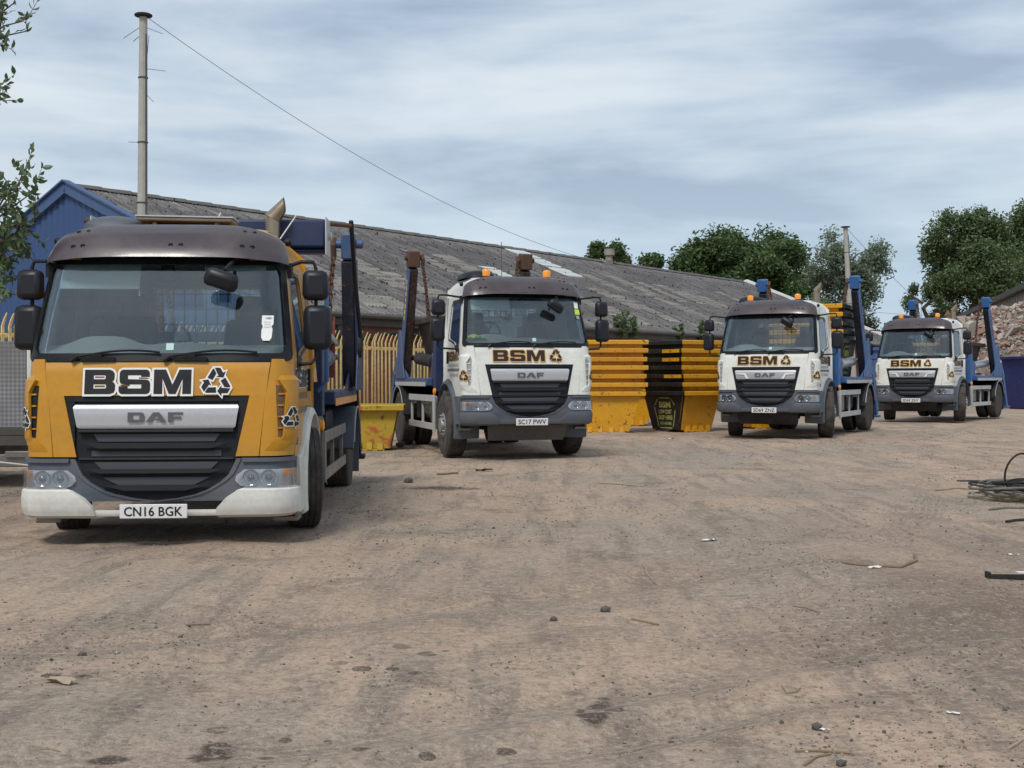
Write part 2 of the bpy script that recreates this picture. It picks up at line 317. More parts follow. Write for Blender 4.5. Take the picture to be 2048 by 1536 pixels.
    vgc = N(nt, 'ShaderNodeSeparateColor'); L(nt, vg.outputs['Color'], vgc.inputs[0])
    grit = mth(nt, 'MULTIPLY', mth(nt, 'LESS_THAN', vg.outputs['Distance'], mth(nt, 'MULTIPLY_ADD', vgc.outputs[0], .62, -.28)), ramp(nt, mid, [(.42, .35), (.56, 1.0)]))
    c = mix(nt, grit, c, mix(nt, vgc.outputs[1], (.07, .06, .052), (.33, .29, .25)))
    L(nt, c, b.inputs['Base Color']); b.inputs['Roughness'].default_value = .95; b.inputs['Specular IOR Level'].default_value = .25
    h = mth(nt, 'ADD', mth(nt, 'MULTIPLY', fine, .5), mth(nt, 'ADD', mth(nt, 'MULTIPLY', vf, .25), mth(nt, 'MULTIPLY', grit, .3)))
    h = mth(nt, 'ADD', h, mth(nt, 'MULTIPLY', f4, .7))
    bump(nt, b, h, .95, .03)
m_ground()
grime('roof_light_dirty', (.27, .25, .22), .7, (.12, .11, .10), .6, 1.2, bumpy=.1)
grime('roof_light_new', (.62, .66, .65), .5, (.3, .3, .28), .3, 1.2)
grime('arm_black', (.012, .014, .024), .5, (.07, .055, .05), .4, 4, rust=.1)
def m_old():
    m, nt, b = newmat('old_skip'); v = coords(nt, 'Object')
    c = mix(nt, ramp(nt, noise(nt, v, 2.6, 5, .6), [(.58, 0.0), (.62, 1.0)]), (.44, .30, .025), (.42, .10, .03))
    c = mix(nt, ramp(nt, noise(nt, coords(nt, 'Object', loc=(3, 5, 1)), 3.5, 6, .7), [(.58, 0.0), (.62, 1.0)]), c, (.16, .08, .03))
    s = N(nt, 'ShaderNodeSeparateXYZ'); L(nt, v, s.inputs[0]); L(nt, c, b.inputs['Base Color']); b.inputs['Roughness'].default_value = .6
    bump(nt, b, noise(nt, v, 3, 4), .5, .05)
m_old()
def m_chq():
    m, nt, b = newmat('chequer_plate'); v = coords(nt, 'Object', (28, 28, 28), (0, R(45), 0)); ck = N(nt, 'ShaderNodeTexChecker', inp={'Scale': 1.0}); L(nt, v, ck.inputs[0])
    c = mix(nt, ck.outputs[1], (.20, .20, .21), (.34, .34, .35)); c = mix(nt, ramp(nt, noise(nt, v, .08, 5), [(.4, 0.0), (.7, .6)]), c, (.16, .15, .14)); L(nt, c, b.inputs['Base Color']); b.inputs['Roughness'].default_value = .5; b.inputs['Metallic'].default_value = .3
m_chq()
grime('rubble_core', (.20, .15, .12), .95, (.12, .09, .08), .6, 1.5, bumpy=.5)
# ------------------------------------------------------------------ mesh helpers
def rotm(rx=0, ry=0, rz=0): return Euler((rx, ry, rz)).to_matrix()
class MB:
    def __init__(s, off=(0, 0, 0)): s.v = []; s.f = []; s.mi = []; s.m = 0; s.off = Vector(off)
    def add(s, vs, fs):
        b = len(s.v); s.v += [tuple(Vector(p)+s.off) for p in vs]; s.f += [tuple(i+b for i in f) for f in fs]; s.mi += [s.m]*len(fs); return s
    def box(s, c, d, rot=None, taper=None):
        hx, hy, hz = d[0]/2, d[1]/2, d[2]/2; vs = []
        for z in (-1, 1):
            t = 1 if (taper is None or z < 0) else taper
            for x, y in ((-1, -1), (1, -1), (1, 1), (-1, 1)): vs.append(Vector((x*hx*t, y*hy*t, z*hz)))
        if rot is not None: vs = [rot @ p for p in vs]
        return s.add([p+Vector(c) for p in vs], [(3, 2, 1, 0), (4, 5, 6, 7), (0, 1, 5, 4), (1, 2, 6, 5), (2, 3, 7, 6), (3, 0, 4, 7)])
    def bx(s, x0, x1, y0, y1, z0, z1): return s.box(((x0+x1)/2, (y0+y1)/2, (z0+z1)/2), (abs(x1-x0), abs(y1-y0), abs(z1-z0)))
    def beam(s, p, q, a, b, up=(0, 0, 1), a2=None, b2=None):
        p, q = Vector(p), Vector(q); d = (q-p).normalized(); u = Vector(up); sx = d.cross(u)
        if sx.length < 1e-4: sx = d.cross(Vector((1, 0, 0)))
        sx.normalize(); uy = sx.cross(d); vs = []
        for o, aa, bb in ((p, a, b), (q, a2 or a, b2 or b)):
            for x, y in ((-1, -1), (1, -1), (1, 1), (-1, 1)): vs.append(o+sx*x*aa/2+uy*y*bb/2)
        return s.add(vs, [(0, 1, 2, 3), (7, 6, 5, 4), (4, 5, 1, 0), (5, 6, 2, 1), (6, 7, 3, 2), (7, 4, 0, 3)])
    def tube(s, pts, r, n=8, caps=True):
        pts = [Vector(p) for p in pts]; rs = r if isinstance(r, (list, tuple)) else [r]*len(pts); vs = []; pu = None
        for i, p in enumerate(pts):
            d = (pts[min(i+1, len(pts)-1)]-pts[max(i-1, 0)]).normalized()
            if pu is None: pu = d.orthogonal().normalized()
            u = (pu-d*pu.dot(d)); u = u.normalized() if u.length > 1e-5 else d.orthogonal().normalized(); pu = u; w_ = d.cross(u)
            for k in range(n): a = 2*math.pi*k/n; vs.append(p+(u*math.cos(a)+w_*math.sin(a))*rs[i])
        fs = [(i*n+k, i*n+(k+1) % n, (i+1)*n+(k+1) % n, (i+1)*n+k) for i in range(len(pts)-1) for k in range(n)]
        if caps: fs += [tuple(range(n-1, -1, -1)), tuple((len(pts)-1)*n+k for k in range(n))]
        return s.add(vs, fs)
    def lathe(s, prof, c, axis='x', n=32, sgn=1):
        # prof: (axial, radius)
        vs = []
        for a, r in prof:
            for k in range(n):
                t = 2*math.pi*k/n; ca, sa = math.cos(t)*r, math.sin(t)*r
                vs.append(Vector(c)+Vector({'x': (a*sgn, ca, sa), 'y': (ca, a*sgn, sa), 'z': (ca, sa, a*sgn)}[axis]))
        fs = [(i*n+k, i*n+(k+1) % n, (i+1)*n+(k+1) % n, (i+1)*n+k) for i in range(len(prof)-1) for k in range(n)]
        if prof[0][1] > 1e-4: fs.append(tuple(range(n)))
        if prof[-1][1] > 1e-4: fs.append(tuple((len(prof)-1)*n+k for k in range(n-1, -1, -1)))
        return s.add(vs, fs)
    def prism(s, poly, fn, t, holes=()):
        """flat polygon (with holes) mapped by fn(a,b,depth) with thickness t"""
        loops = [list(poly)]+[list(h) for h in holes]
        tri = tessellate_polygon([[Vector((p[0], p[1], 0)) for p in lp] for lp in loops]); flat = [p for lp in loops for p in lp]; n = len(flat)
        vs = [fn(a, b, 0) for a, b in flat]+[fn(a, b, t) for a, b in flat]
        fs = [tuple(q) for q in tri]+[tuple(i+n for i in reversed(q)) for q in tri]; o = 0
        for lp in loops:
            k = len(lp)
            for i in range(k): j = (i+1) % k; fs.append((o+i, o+j, o+j+n, o+i+n))
            o += k
        return s.add(vs, fs)
    def chain(s, pts, r=.012, link=.07):
        P = [Vector(p) for p in pts]; ln = sum((P[i+1]-P[i]).length for i in range(len(P)-1)); n = max(2, int(ln/(link*.72)))
        def ev(t):
            t *= ln
            for i in range(len(P)-1):
                l = (P[i+1]-P[i]).length
                if t <= l or i == len(P)-2: return P[i].lerp(P[i+1], min(1, t/max(l, 1e-6)))
                t -= l
        for k in range(n):
            a, b = ev(k/n), ev((k+1)/n); d = (b-a).normalized(); u = d.orthogonal().normalized(); u = (Matrix.Rotation(R(90*(k % 2)+15), 3, d) @ u); c = (a+b)/2
            pt = [c+d*(math.sin(q)*link*.56)+u*(math.cos(q)*link*.32) for q in [2*math.pi*j/8 for j in range(9)]]
            s.tube(pt, r, 5, False)
        return s
    def build(s, name, mat, parent=None, bevel=0, smooth=True, ang=35, fix=True):
        me = bpy.data.meshes.new(name); me.from_pydata(s.v, [], s.f)
        if fix:
            bm = bmesh.new(); bm.from_mesh(me); bmesh.ops.recalc_face_normals(bm, faces=bm.faces); bm.to_mesh(me); bm.free()
        o = bpy.data.objects.new(name, me); COL.objects.link(o)
        for mm in (mat if isinstance(mat, (list, tuple)) else [mat]): me.materials.append(MATS[mm])
        if max(s.mi, default=0) > 0: me.polygons.foreach_set('material_index', s.mi)
        if smooth:
            me.polygons.foreach_set('use_smooth', [True]*len(me.polygons))
            try: me.set_sharp_from_angle(angle=R(ang))
            except Exception: pass
        if bevel:
            b = o.modifiers.new('bevel', 'BEVEL'); b.width = bevel; b.segments = 2; b.limit_method = 'ANGLE'; b.angle_limit = R(40); b.harden_normals = False
        if parent is not None: o.parent = parent
        return o
def empty(name, loc=(0, 0, 0), rz=0):
    o = bpy.data.objects.new(name, None); COL.objects.link(o); o.location = loc; o.rotation_euler = (0, 0, rz); o.empty_display_size = .2; return o
def tag(o, label=None, cat=None, group=None, kind=None):
    for k, v in (('label', label), ('category', cat), ('group', group), ('kind', kind)):
        if v: o[k] = v
    return o
def copy_tree(o, parent=None):
    c = o.copy(); COL.objects.link(c); c.parent = parent
    for ch in [x for x in bpy.data.objects if x.parent == o]: copy_tree(ch, c)
    return c
def raw_mesh(name, V, F, mat, smooth=False, parent=None):
    me = bpy.data.meshes.new(name); V = np.asarray(V, np.float32); F = np.asarray(F, np.int32)
    me.vertices.add(len(V)); me.vertices.foreach_set('co', V.ravel()); k = F.shape[1]
    me.loops.add(F.size); me.loops.foreach_set('vertex_index', F.ravel()); me.polygons.add(len(F))
    me.polygons.foreach_set('loop_start', np.arange(0, F.size, k, dtype=np.int32))
    me.polygons.foreach_set('use_smooth', np.full(len(F), smooth)); me.update(calc_edges=True); me.validate()
    me.materials.append(MATS[mat]); o = bpy.data.objects.new(name, me); COL.objects.link(o)
    if parent is not None: o.parent = parent
    return o
# ------------------------------------------------------------------ lettering
def poly_offset(pts, o):
    n = len(pts); A = sum(pts[i][0]*pts[(i+1) % n][1]-pts[(i+1) % n][0]*pts[i][1] for i in range(n)); sg = 1 if A > 0 else -1; out = []
    for i in range(n):
        p0, p1, p2 = Vector(pts[i-1]), Vector(pts[i]), Vector(pts[(i+1) % n]); d1 = (p1-p0).normalized(); d2 = (p2-p1).normalized()
        n1 = Vector((d1.y, -d1.x))*sg; n2 = Vector((d2.y, -d2.x))*sg; b = n1+n2
        if b.length < 1e-5: out.append(tuple(p1+n1*o)); continue
        b.normalize(); k = o/max(.55, b.dot(n1)); out.append(tuple(p1+b*k))
    return out
GL = {
 'B': (1.42, [[(0, 0), (1.18, 0), (1.36, .06), (1.42, .18), (1.42, .38), (1.36, .47), (1.28, .51), (1.35, .56), (1.38, .64), (1.38, .84), (1.3, .95), (1.15, 1), (0, 1)], [(.42, .23), (.42, .40), (.96, .40), (1.0, .36), (1.0, .27), (.96, .23)], [(.42, .61), (.42, .77), (.93, .77), (.97, .73), (.97, .65), (.93, .61)]]),
 'S': (1.45, [[(0, .32), (0, .14), (.05, .04), (.16, 0), (1.29, 0), (1.41, .05), (1.45, .15), (1.45, .42), (1.4, .54), (1.28, .59), (.42, .61), (.42, .77), (1.02, .77), (1.02, .70), (1.42, .70), (1.42, .85), (1.38, .95), (1.27, 1), (.18, 1), (.07, .95), (.03, .85), (.03, .54), (.08, .44), (.18, .40), (1.04, .39), (1.04, .23), (.42, .23), (.42, .32)]]),
 'M': (1.72, [[(0, 0), (.40, 0), (.40, .62), (.70, 0), (1.02, 0), (1.32, .62), (1.32, 0), (1.72, 0), (1.72, 1), (1.17, 1), (.86, .38), (.55, 1), (0, 1)]]),
 'D': (1.4, [[(0, 0), (1.12, 0), (1.32, .08), (1.4, .25), (1.4, .75), (1.32, .92), (1.12, 1), (0, 1)], [(.42, .26), (.42, .74), (.95, .74), (1.0, .68), (1.0, .32), (.95, .26)]]),
 'A': (1.75, [[(0, 0), (.62, 1), (1.14, 1), (1.75, 0), (1.28, 0), (1.17, .18), (.74, .18), (.86, .38), (1.05, .38), (.88, .70), (.45, 0)]]),
 'F': (1.25, [[(0, 0), (.42, 0), (.42, .34), (1.12, .34), (1.12, .58), (.42, .58), (.42, .76), (1.25, .76), (1.25, 1), (0, 1)]])}
RECY = [[(-.58, .33), (-.26, .90), (-.17, .93), (-.01, .62), (-.25, .17)], [(-.12, .99), (.24, .99), (.43, .66), (.60, .75), (.45, .34), (-.02, .38), (.13, .47), (.05, .62)]]
def recycle(cx, cy, r, off=0):
    out = []
    for k in range(3):
        a = -2*math.pi*k/3; c, s = math.cos(a), math.sin(a)
        for pl in RECY:
            q = [(cx+r*(c*x-s*y), cy+r*(s*x+c*y)) for x, y in pl]; out.append([poly_offset(q, off) if off else q])
    return out
def word(txt, x0, z0, h, sx=1.0, gap=.16, off=0):
    """list of glyphs, each [outer, holes...]"""
    out = []; x = x0
    for ch in txt:
        wd, loops = GL[ch]; g = []
        for i, lp in enumerate(loops):
            q = [(x+a*h*sx, z0+b*h) for a, b in lp]
            if off: q = poly_offset(q, off if i == 0 else -off*.55)
            g.append(q)
        out.append(g); x += (wd+gap)*h*sx
    return out, x-gap*h*sx
def word_w(txt, h, sx, gap=.16): return (sum(GL[c][0] for c in txt)+gap*(len(txt)-1))*h*sx
def glyph_mesh(mb, glyphs, fn, maxlen=.07):
    bm = bmesh.new()
    for g in glyphs:
        tri = tessellate_polygon([[Vector((a, b, 0)) for a, b in lp] for lp in g]); flat = [p for lp in g for p in lp]
        vs = [bm.verts.new((a, b, 0)) for a, b in flat]
        for t in tri:
            try: bm.faces.new([vs[i] for i in t])
            except ValueError: pass
    for _ in range(4):
        es = [e for e in bm.edges if e.calc_length() > maxlen]
        if not es: break
        bmesh.ops.subdivide_edges(bm, edges=es, cuts=1); bmesh.ops.triangulate(bm, faces=bm.faces)
    bm.verts.index_update(); mb.add([fn(v.co.x, v.co.y) for v in bm.verts], [tuple(v.index for v in f.verts) for f in bm.faces]); bm.free()
TXT = {}
def text2d(s, bold=.0):
    k = (s, bold)
    if k not in TXT:
        cu = bpy.data.curves.new('t', 'FONT'); cu.body = s; cu.size = 1; cu.offset = bold; cu.align_x = 'CENTER'; cu.resolution_u = 3
        o = bpy.data.objects.new('t', cu); COL.objects.link(o); dg = bpy.context.evaluated_depsgraph_get(); me = bpy.data.meshes.new_from_object(o.evaluated_get(dg))
        vs = [(v.co.x, v.co.y) for v in me.vertices]; fs = [tuple(p.vertices) for p in me.polygons]
        bpy.data.objects.remove(o); bpy.data.curves.remove(cu); bpy.data.meshes.remove(me)
        TXT[k] = (vs, fs, min(a for a, b in vs), max(a for a, b in vs), min(b for a, b in vs), max(b for a, b in vs))
    return TXT[k]
def put_text(mb, s, cx, cz, wd, h, fn, bold=.02):
    vs, fs, x0, x1, y0, y1 = text2d(s, bold)
    mb.add([fn(cx+((a-x0)/(x1-x0)-.5)*wd, cz+((b-y0)/(y1-y0)-.5)*h) for a, b in vs], fs)
# ------------------------------------------------------------------ skip lorry (local: x right in picture, y to the rear, front at y=0)
def lerp_t(tb, z):
    if z <= tb[0][0]: return tb[0][1]
    for (a, va), (b, vb) in zip(tb, tb[1:]):
        if z <= b: return va+(vb-va)*(z-a)/(b-a)
    return tb[-1][1]
PROF = [(.5, .03), (.75, .0), (1.02, .015), (1.5, .045), (1.78, .09), (2.2, .215), (2.6, .355), (2.74, .43), (2.84, .53), (2.88, .62), (2.9, .72)]
WID = [(.5, 1.055), (1.8, 1.05), (2.2, 1.005), (2.6, .955), (2.74, .915), (2.84, .84), (2.88, .76)]
def S0(u, z):
    W = lerp_t(WID, z); y = lerp_t(PROF, z); a = abs(u); sg = 1 if u >= 0 else -1
    if a <= .8: return Vector((u*W, y+.05*u*u, z))
    th = (a-.8)/.2*math.pi/2
    return Vector((sg*W*(.8+.2*math.sin(th)), y+.032+.2*W*(1-math.cos(th)), z))
def S(u, z, off=0):
    p = S0(u, z)
    if off:
        e = .004; du = S0(min(1, u+e), z)-S0(max(-1, u-e), z); dz = S0(u, z+e)-S0(u, z-e); n = du.cross(dz)
        n.normalize(); p = p+n*off
    return p
def X2U(x, z=1.5):
    W = lerp_t(WID, z); s = min(1, abs(x)/W); sg = 1 if x >= 0 else -1
    if s <= .8: return sg*s
    return sg*(.8+.2*math.asin(min(1, (s-.8)/.2))/(math.pi/2))
def patch(mb, rows, n=24, off=0.0, t=.02, dz=.05, offs=None):
    rr = []; rows = [tuple(r)+(0.0,)*(4-len(r)) for r in rows]
    for i in range(len(rows)-1):
        a, b = rows[i], rows[i+1]; k = max(1, int(abs(b[0]-a[0])/dz+.5))
        for j in range(k): f = j/k; rr.append(tuple(a[q]+(b[q]-a[q])*f for q in range(len(a))))
    rr.append(rows[-1]); vs = []
    for lay in (0, -t):
        for r in rr:
            o = off+(r[3] if len(r) > 3 else 0)
            for j in range(n+1): vs.append(S(r[1]+(r[2]-r[1])*j/n, r[0], o+lay))
    m = n+1; k = len(rr); N0 = m*k; fs = []
    for i in range(k-1):
        for j in range(n):
            a = i*m+j; fs.append((a, a+1, a+m+1, a+m)); fs.append((a+N0, a+m+N0, a+m+1+N0, a+1+N0))
    for j in range(n): fs.append((j, j+N0, j+1+N0, j+1)); a = (k-1)*m+j; fs.append((a, a+1, a+1+N0, a+N0))
    for i in range(k-1): a = i*m; fs.append((a, a+m, a+m+N0, a+N0)); a = i*m+n; fs.append((a, a+N0, a+m+N0, a+m))
    mb.add(vs, fs)
def rrect(u0, u1, z0, z1, ru, rz, n=64):
    out = []
    for i in range(n):
        q = 4*i/n; side = int(q); f = q-side; a = math.pi/2*f
        cx = [(u1-ru, z1-rz, 0), (u0+ru, z1-rz, 90), (u0+ru, z0+rz, 180), (u1-ru, z0+rz, 270)][side]
        an = a+R(cx[2]); out.append((cx[0]+math.cos(an)*ru, cx[1]+math.sin(an)*rz))
    return out
def ring(mb, A, B, off, t=.015):
    # densify corner-only loops on the straight runs
    def dens(Lp):
        out = []
        for i in range(len(Lp)):
            a, b = Lp[i], Lp[(i+1) % len(Lp)]; k = 10 if (i % 16) == 15 else 1
            for j in range(k): out.append((a[0]+(b[0]-a[0])*j/k, a[1]+(b[1]-a[1])*j/k))
        return out
    A, B = dens(A), dens(B); n = len(A); vs = [S(u, z, off) for u, z in A]+[S(u, z, off) for u, z in B]+[S(u, z, off-t) for u, z in A]+[S(u, z, off-t) for u, z in B]; fs = []
    for i in range(n):
        j = (i+1) % n; fs += [(i, j, j+n, i+n), (i+2*n, i+3*n, j+3*n, j+2*n), (i, i+2*n, j+2*n, j), (i+n, j+n, j+3*n, i+3*n)]
    mb.add(vs, fs)
def make_wheel(parent, x, y, r, wd, sgn, front, rimmat, steer=0, dusty='tyre'):
    """one wheel; sgn = direction of its outer face; centre at (x,y,r)"""
    e = empty('wheel', (x, y, r), steer); e.parent = parent; h = wd/2; rr = r*.56
    mb = MB()
    prof = [(-h*.93, rr*1.02), (-h*.98, rr*1.2), (-h, r*.80), (-h*.97, r*.90), (-h*.88, r*.965), (-h*.80, r*.985)]
    for k in range(5):   # ribbed tread
        c = -h*.62+k*h*.31; g = h*.025
        prof += [(c-h*.13, r*(.997 if k not in (0, 4) else .992)), (c+h*.13, r*(.997 if k not in (0, 4) else .992)), (c+h*.13+g, r*.975), (c+h*.18, r*.975)]
    prof += [(h*.80, r*.985), (h*.88, r*.965), (h*.97, r*.90), (h, r*.80), (h*.98, rr*1.2), (h*.93, rr*1.02)]
    mb.lathe(prof, (0, 0, 0), 'x', 56, sgn); mb.build('tyre', dusty, e, ang=25)
    mb = MB(); d = h*.85
    if front: pr = [(d*1.05, rr*1.05), (d*1.1, rr), (d*.9, rr*.95), (d*.75, rr*.8), (d*1.15, rr*.66), (d*1.2, rr*.45), (d*1.5, rr*.40), (d*1.55, rr*.22), (d*1.5, 0)]
    else: pr = [(d*1.05, rr*1.05), (d*1.1, rr), (d*.85, rr*.95), (d*.1, rr*.8), (-d*.2, rr*.62), (-d*.1, rr*.42), (d*.35, rr*.38), (d*.4, rr*.2), (d*.38, 0)]
    mb.lathe(pr, (0, 0, 0), 'x', 40, sgn); mb.lathe([(-d, rr*1.0), (-d*.6, rr*.9), (-d*.5, 0)], (0, 0, 0), 'x', 24, sgn)
    bolt = pr[4 if front else 4][0]+.012
    for k in range(10):
        a = 2*math.pi*k/10; mb.lathe([(bolt-.015, .017), (bolt+.025, .015), (bolt+.03, 0)], (0, math.cos(a)*rr*.54, math.sin(a)*rr*.54), 'x', 6, sgn)
    mb.build('rim', rimmat, e, ang=30)
    return e
def circ_arc(cy, cz, r, a0, a1, n=16): return [(cy+r*math.cos(R(a0+(a1-a0)*i/n)), cz+r*math.sin(R(a0+(a1-a0)*i/n))) for i in range(n+1)]
def lorry(cfg):
    P = cfg['paint']; dz = cfg['dz']; root = empty('skip_lorry', cfg['loc'], cfg['yaw']); tag(root, cfg['label'], 'lorry', 'skip lorries parked in the yard')
    low = dz < -.1; WR = .445 if low else .52; FO = 1.24; WB = cfg['wb']; RA = FO+WB; CB = cfg.get('cab_back', 1.65)
    O = (0, 0, dz); M = lambda: MB(O)
    AZ = WR-dz; AR = (.64 if low else .75)                      # wheel arch in cab coordinates
    # ---- cab shell: header, pillars, roof, rear, floor
    m = M()
    patch(m, [(1.79, .955, 1), (2.6, .95, 1)], 6, 0, .04); patch(m, [(1.79, -1, -.955), (2.6, -1, -.95)], 6, 0, .04)
    # roof cap lofted from the front header line back to the rear
    zs = [2.6, 2.67, 2.74, 2.79, 2.84, 2.87, 2.885, 2.9]; st = []
    us = [-1, -.97, -.94, -.9, -.86, -.8, -.6, -.3, 0, .3, .6, .8, .86, .9, .94, .97, 1]
    m.add([S(u, z) for z in zs for u in us], [(i*17+j, i*17+j+1, (i+1)*17+j+1, (i+1)*17+j) for i in range(7) for j in range(16)])
    for sg in (-1, 1):                                           # upper side wall from corner to back
        vs = []; 
        for z in zs: p = S(sg, z); vs += [p, Vector((p.x, CB-.06, z)), Vector((p.x*.97, CB, z-.01))]
        m.add(vs, [(i*3+k, i*3+k+1, i*3+k+4, i*3+k+3) for i in range(7) for k in range(2)])
    top = [S(u, 2.9) for u in us]; m.add(top+[Vector((p.x, CB-.05, 2.905)) for p in top]+[Vector((p.x, CB, 2.88)) for p in top], [(j, j+1, j+18, j+17) for j in range(16)]+[(j+17, j+18, j+35, j+34) for j in range(16)])
    # rear wall with window opening
    wy = lambda a, b, d: Vector((a, CB-.004-d, b))
    m.prism([(-1.04, .98), (1.04, .98), (1.04, 1.8), (.965, 2.74), (.80, 2.88), (-.80, 2.88), (-.965, 2.74), (-1.04, 1.8)], wy, .04, [[(-.56, 1.95), (-.56, 2.46), (.56, 2.46), (.56, 1.95)]])
    for sg in (-1, 1):                                           # rear quarter side panel
        fx = lambda a, b, d, sg=sg: Vector((sg*(lerp_t(WID, b)-d), a, b))
        ar = [p for p in circ_arc(FO, AZ, AR, 90, 30, 10) if p[0] > 1.372 and p[0] < CB-.012]
        m.prism([(1.37, 2.6), (1.37, AZ+math.sqrt(AR**2-.13**2))]+ar+[(CB-.005, (AZ+math.sqrt(max(0, AR**2-(CB-.01-FO)**2))) if CB-FO < AR else 1.0), (CB-.005, 2.6)], fx, .03)
    m.bx(-.98, .98, .25, CB-.06, 1.18, 1.22)
    if low:                                                      # rounded side deflectors behind the cab roof
        for sg in (-1, 1): m.prism([(CB-.02, 1.6), (CB+.26, 1.6), (CB+.26, 2.6), (CB+.17, 2.80), (CB-.02, 2.86)], lambda a, b, d, sg=sg: Vector((sg*(lerp_t(WID, b)-.0-d), a, b)), .10)
    cab = m.build('cab', P, root, ang=40)
    # interior
    i_ = M(); i_.bx(-.99, .99, CB-.07, CB-.05, 1.2, 1.93); i_.bx(-.99, -.57, CB-.07, CB-.05, 1.93, 2.62); i_.bx(.57, .99, CB-.07, CB-.05, 1.93, 2.62); i_.bx(-.57, .57, CB-.07, CB-.05, 2.48, 2.62)
    i_.bx(-.93, .93, .75, CB-.07, 2.60, 2.64); i_.bx(-.9, .9, CB-.10, CB-.075, 2.49, 2.56)
    i_.build('cab_lining', 'interior_grey', root, .01)
    m = M(); m.bx(-.56, .56, CB-.035, CB-.028, 1.95, 2.46); m.build('rear_window', 'lamp_glass', root)
    m = M()
    for j in range(12): x = -.55+j*.1; m.bx(x-.006, x+.006, CB+.01, CB+.02, 1.95, 2.46)
    for j in range(4): z = 2.0+j*.14; m.bx(-.56, .56, CB+.02, CB+.028, z-.005, z+.005)
    m.build('window_guard', 'chassis_dark', root)
    # dashboard: lofted ridge with instrument binnacle in front of the driver
    m = M(); xs = np.linspace(-.98, .98, 33); vs = []
    for x in xs:
        hump = .075*math.exp(-((x+.52)/.26)**4)+.02*math.exp(-((x-.1)/.2)**4)
        y0 = .13+.03*x*x*4/4+.12*max(0, abs(x)-.75)
        for (yy, zz) in ((y0, 1.74), (y0+.05, 1.82), (y0+.24, 1.87+hump*.55), (y0+.34, 1.91+hump), (y0+.40, 1.90+hump), (y0+.44, 1.80), (y0+.40, 1.25)): vs.append((x, yy, zz))
    m.add(vs, [(i*7+k, i*7+k+1, (i+1)*7+k+1, (i+1)*7+k) for i in range(32) for k in range(6)]); m.build('dashboard', 'dash_grey', root, ang=50)
    sw = empty('steering_wheel', (-.52, .80, 2.00+dz)); sw.parent = root; sw.rotation_euler = (R(-52), 0, 0)
    m = MB(); m.tube([(math.cos(a)*.23, math.sin(a)*.23, 0) for a in [2*math.pi*k/32 for k in range(33)]], .017, 8, False); m.build('steering_ring', 'black_plastic', sw)
    m = MB(); m.lathe([(-.02, .06), (.02, .07), (.03, 0)], (0, 0, -.03), 'z', 16)
    for a in (0, 180, 250, 290): m.beam((0, 0, -.02), (math.cos(R(a))*.22, math.sin(R(a))*.22, 0), .03, .015)
    m.build('steering_hub', 'black_plastic', sw)
    for x, ww in ((-.52, .50), (.50, .52)):
        se = empty('seat', (x, 1.15, 1.22+dz)); se.parent = root
        m = MB(); m.box((0, .02, .25), (ww, .5, .16)); m.build('seat_cushion', 'seat_fabric', se, .05)
        m = MB(); m.box((0, .26, .62), (ww*.98, .13, .66), rotm(R(-10)), .82); m.build('backrest', 'seat_fabric', se, .05)
        m = MB(); m.box((0, .33, 1.05), (.27, .10, .22), rotm(R(-8)), .85); m.build('headrest', 'seat_fabric', se, .035)
    for x0, x1, zz in ((-.86, -.22, 2.36), (.30, .80, 2.52)):
        if low or cfg.get('vis'): m = M(); m.box(((x0+x1)/2, .46, (zz+2.60)/2), (x1-x0, .012, 2.60-zz), rotm(R(-18))); m.build('sun_blind', 'visor_cloth', root, .02)
    # ---- windscreen
    m = M(); patch(m, [(1.83, -.93, .93), (2.62, -.925, .925)], 40, -.012, .004); m.build('windscreen', 'windscreen_glass', root)
    m = M(); ring(m, rrect(-.958, .958, 1.772, 2.69, .05, .07), rrect(-.912, .912, 1.835, 2.56, .05, .08), .005, .012); ws = m.build('windscreen_surround', 'black_trim', root)
    m = M()
    for x0, x1 in ((-.62, .02), (.10, .78)):
        pts = [S(X2U(x0+(x1-x0)*t, 1.8), 1.80+.05*math.sin(t*2.4), .028) for t in [j/8 for j in range(9)]]
        m.tube([tuple(Vector(p)) for p in pts], .009, 6); q = pts[2]; m.box(tuple(Vector(q)+Vector((-.02, -.005, -.02))), (.10, .03, .035)); m.tube([tuple(pts[0]), tuple(S(X2U(x0-.05, 1.8), 1.765, .03))], .016, 6)
        m.box(tuple(Vector(S(X2U(x0+.16, 1.8), 1.785, .02))), (.26, .02, .03))
    m.build('wiper', 'black_trim', root)
    # stickers on the glass
    m = M(); fS = lambda x, z: S(X2U(x, z), z, .002)
    m.add([fS(.06, 1.86), fS(.12, 1.86), fS(.12, 1.915), fS(.06, 1.915)], [(0, 1, 2, 3)]); m.build('tax_sticker', 'mint_sticker', root)
    if cfg.get('sticker') == 'permit':
        m = M(); m.prism([(.80, 1.96), (.815, 1.935), (.865, 1.935), (.88, 1.96), (.885, 2.03), (.875, 2.05), (.89, 2.07), (.89, 2.14), (.80, 2.14), (.80, 2.07), (.81, 2.05), (.80, 2.02)], lambda a, b, d: S(X2U(a, b), b, .003+d), .003); wp = m.build('parking_permit', 'sticker_white', root)
        m = M()
        for zz in (2.085, 2.065, 2.045): put_text(m, 'iiiiiiii', .845, zz, .05, .006, lambda x, z: S(X2U(x, z), z, .008))
        m.prism([(.825, 2.118), (.85, 2.126), (.88, 2.122), (.86, 2.112)], lambda a, b, d: S(X2U(a, b), b, .0065+d), .002); m.build('lettering', 'sticker_grey_vent_shade', wp)
    elif cfg.get('sticker') == 'three':
        m = M(); m.add([fS(.82, 2.50), fS(.90, 2.50), fS(.895, 2.40), fS(.82, 2.40)], [(0, 1, 2, 3)]); m.build('white_sticker', 'sticker_white', root)
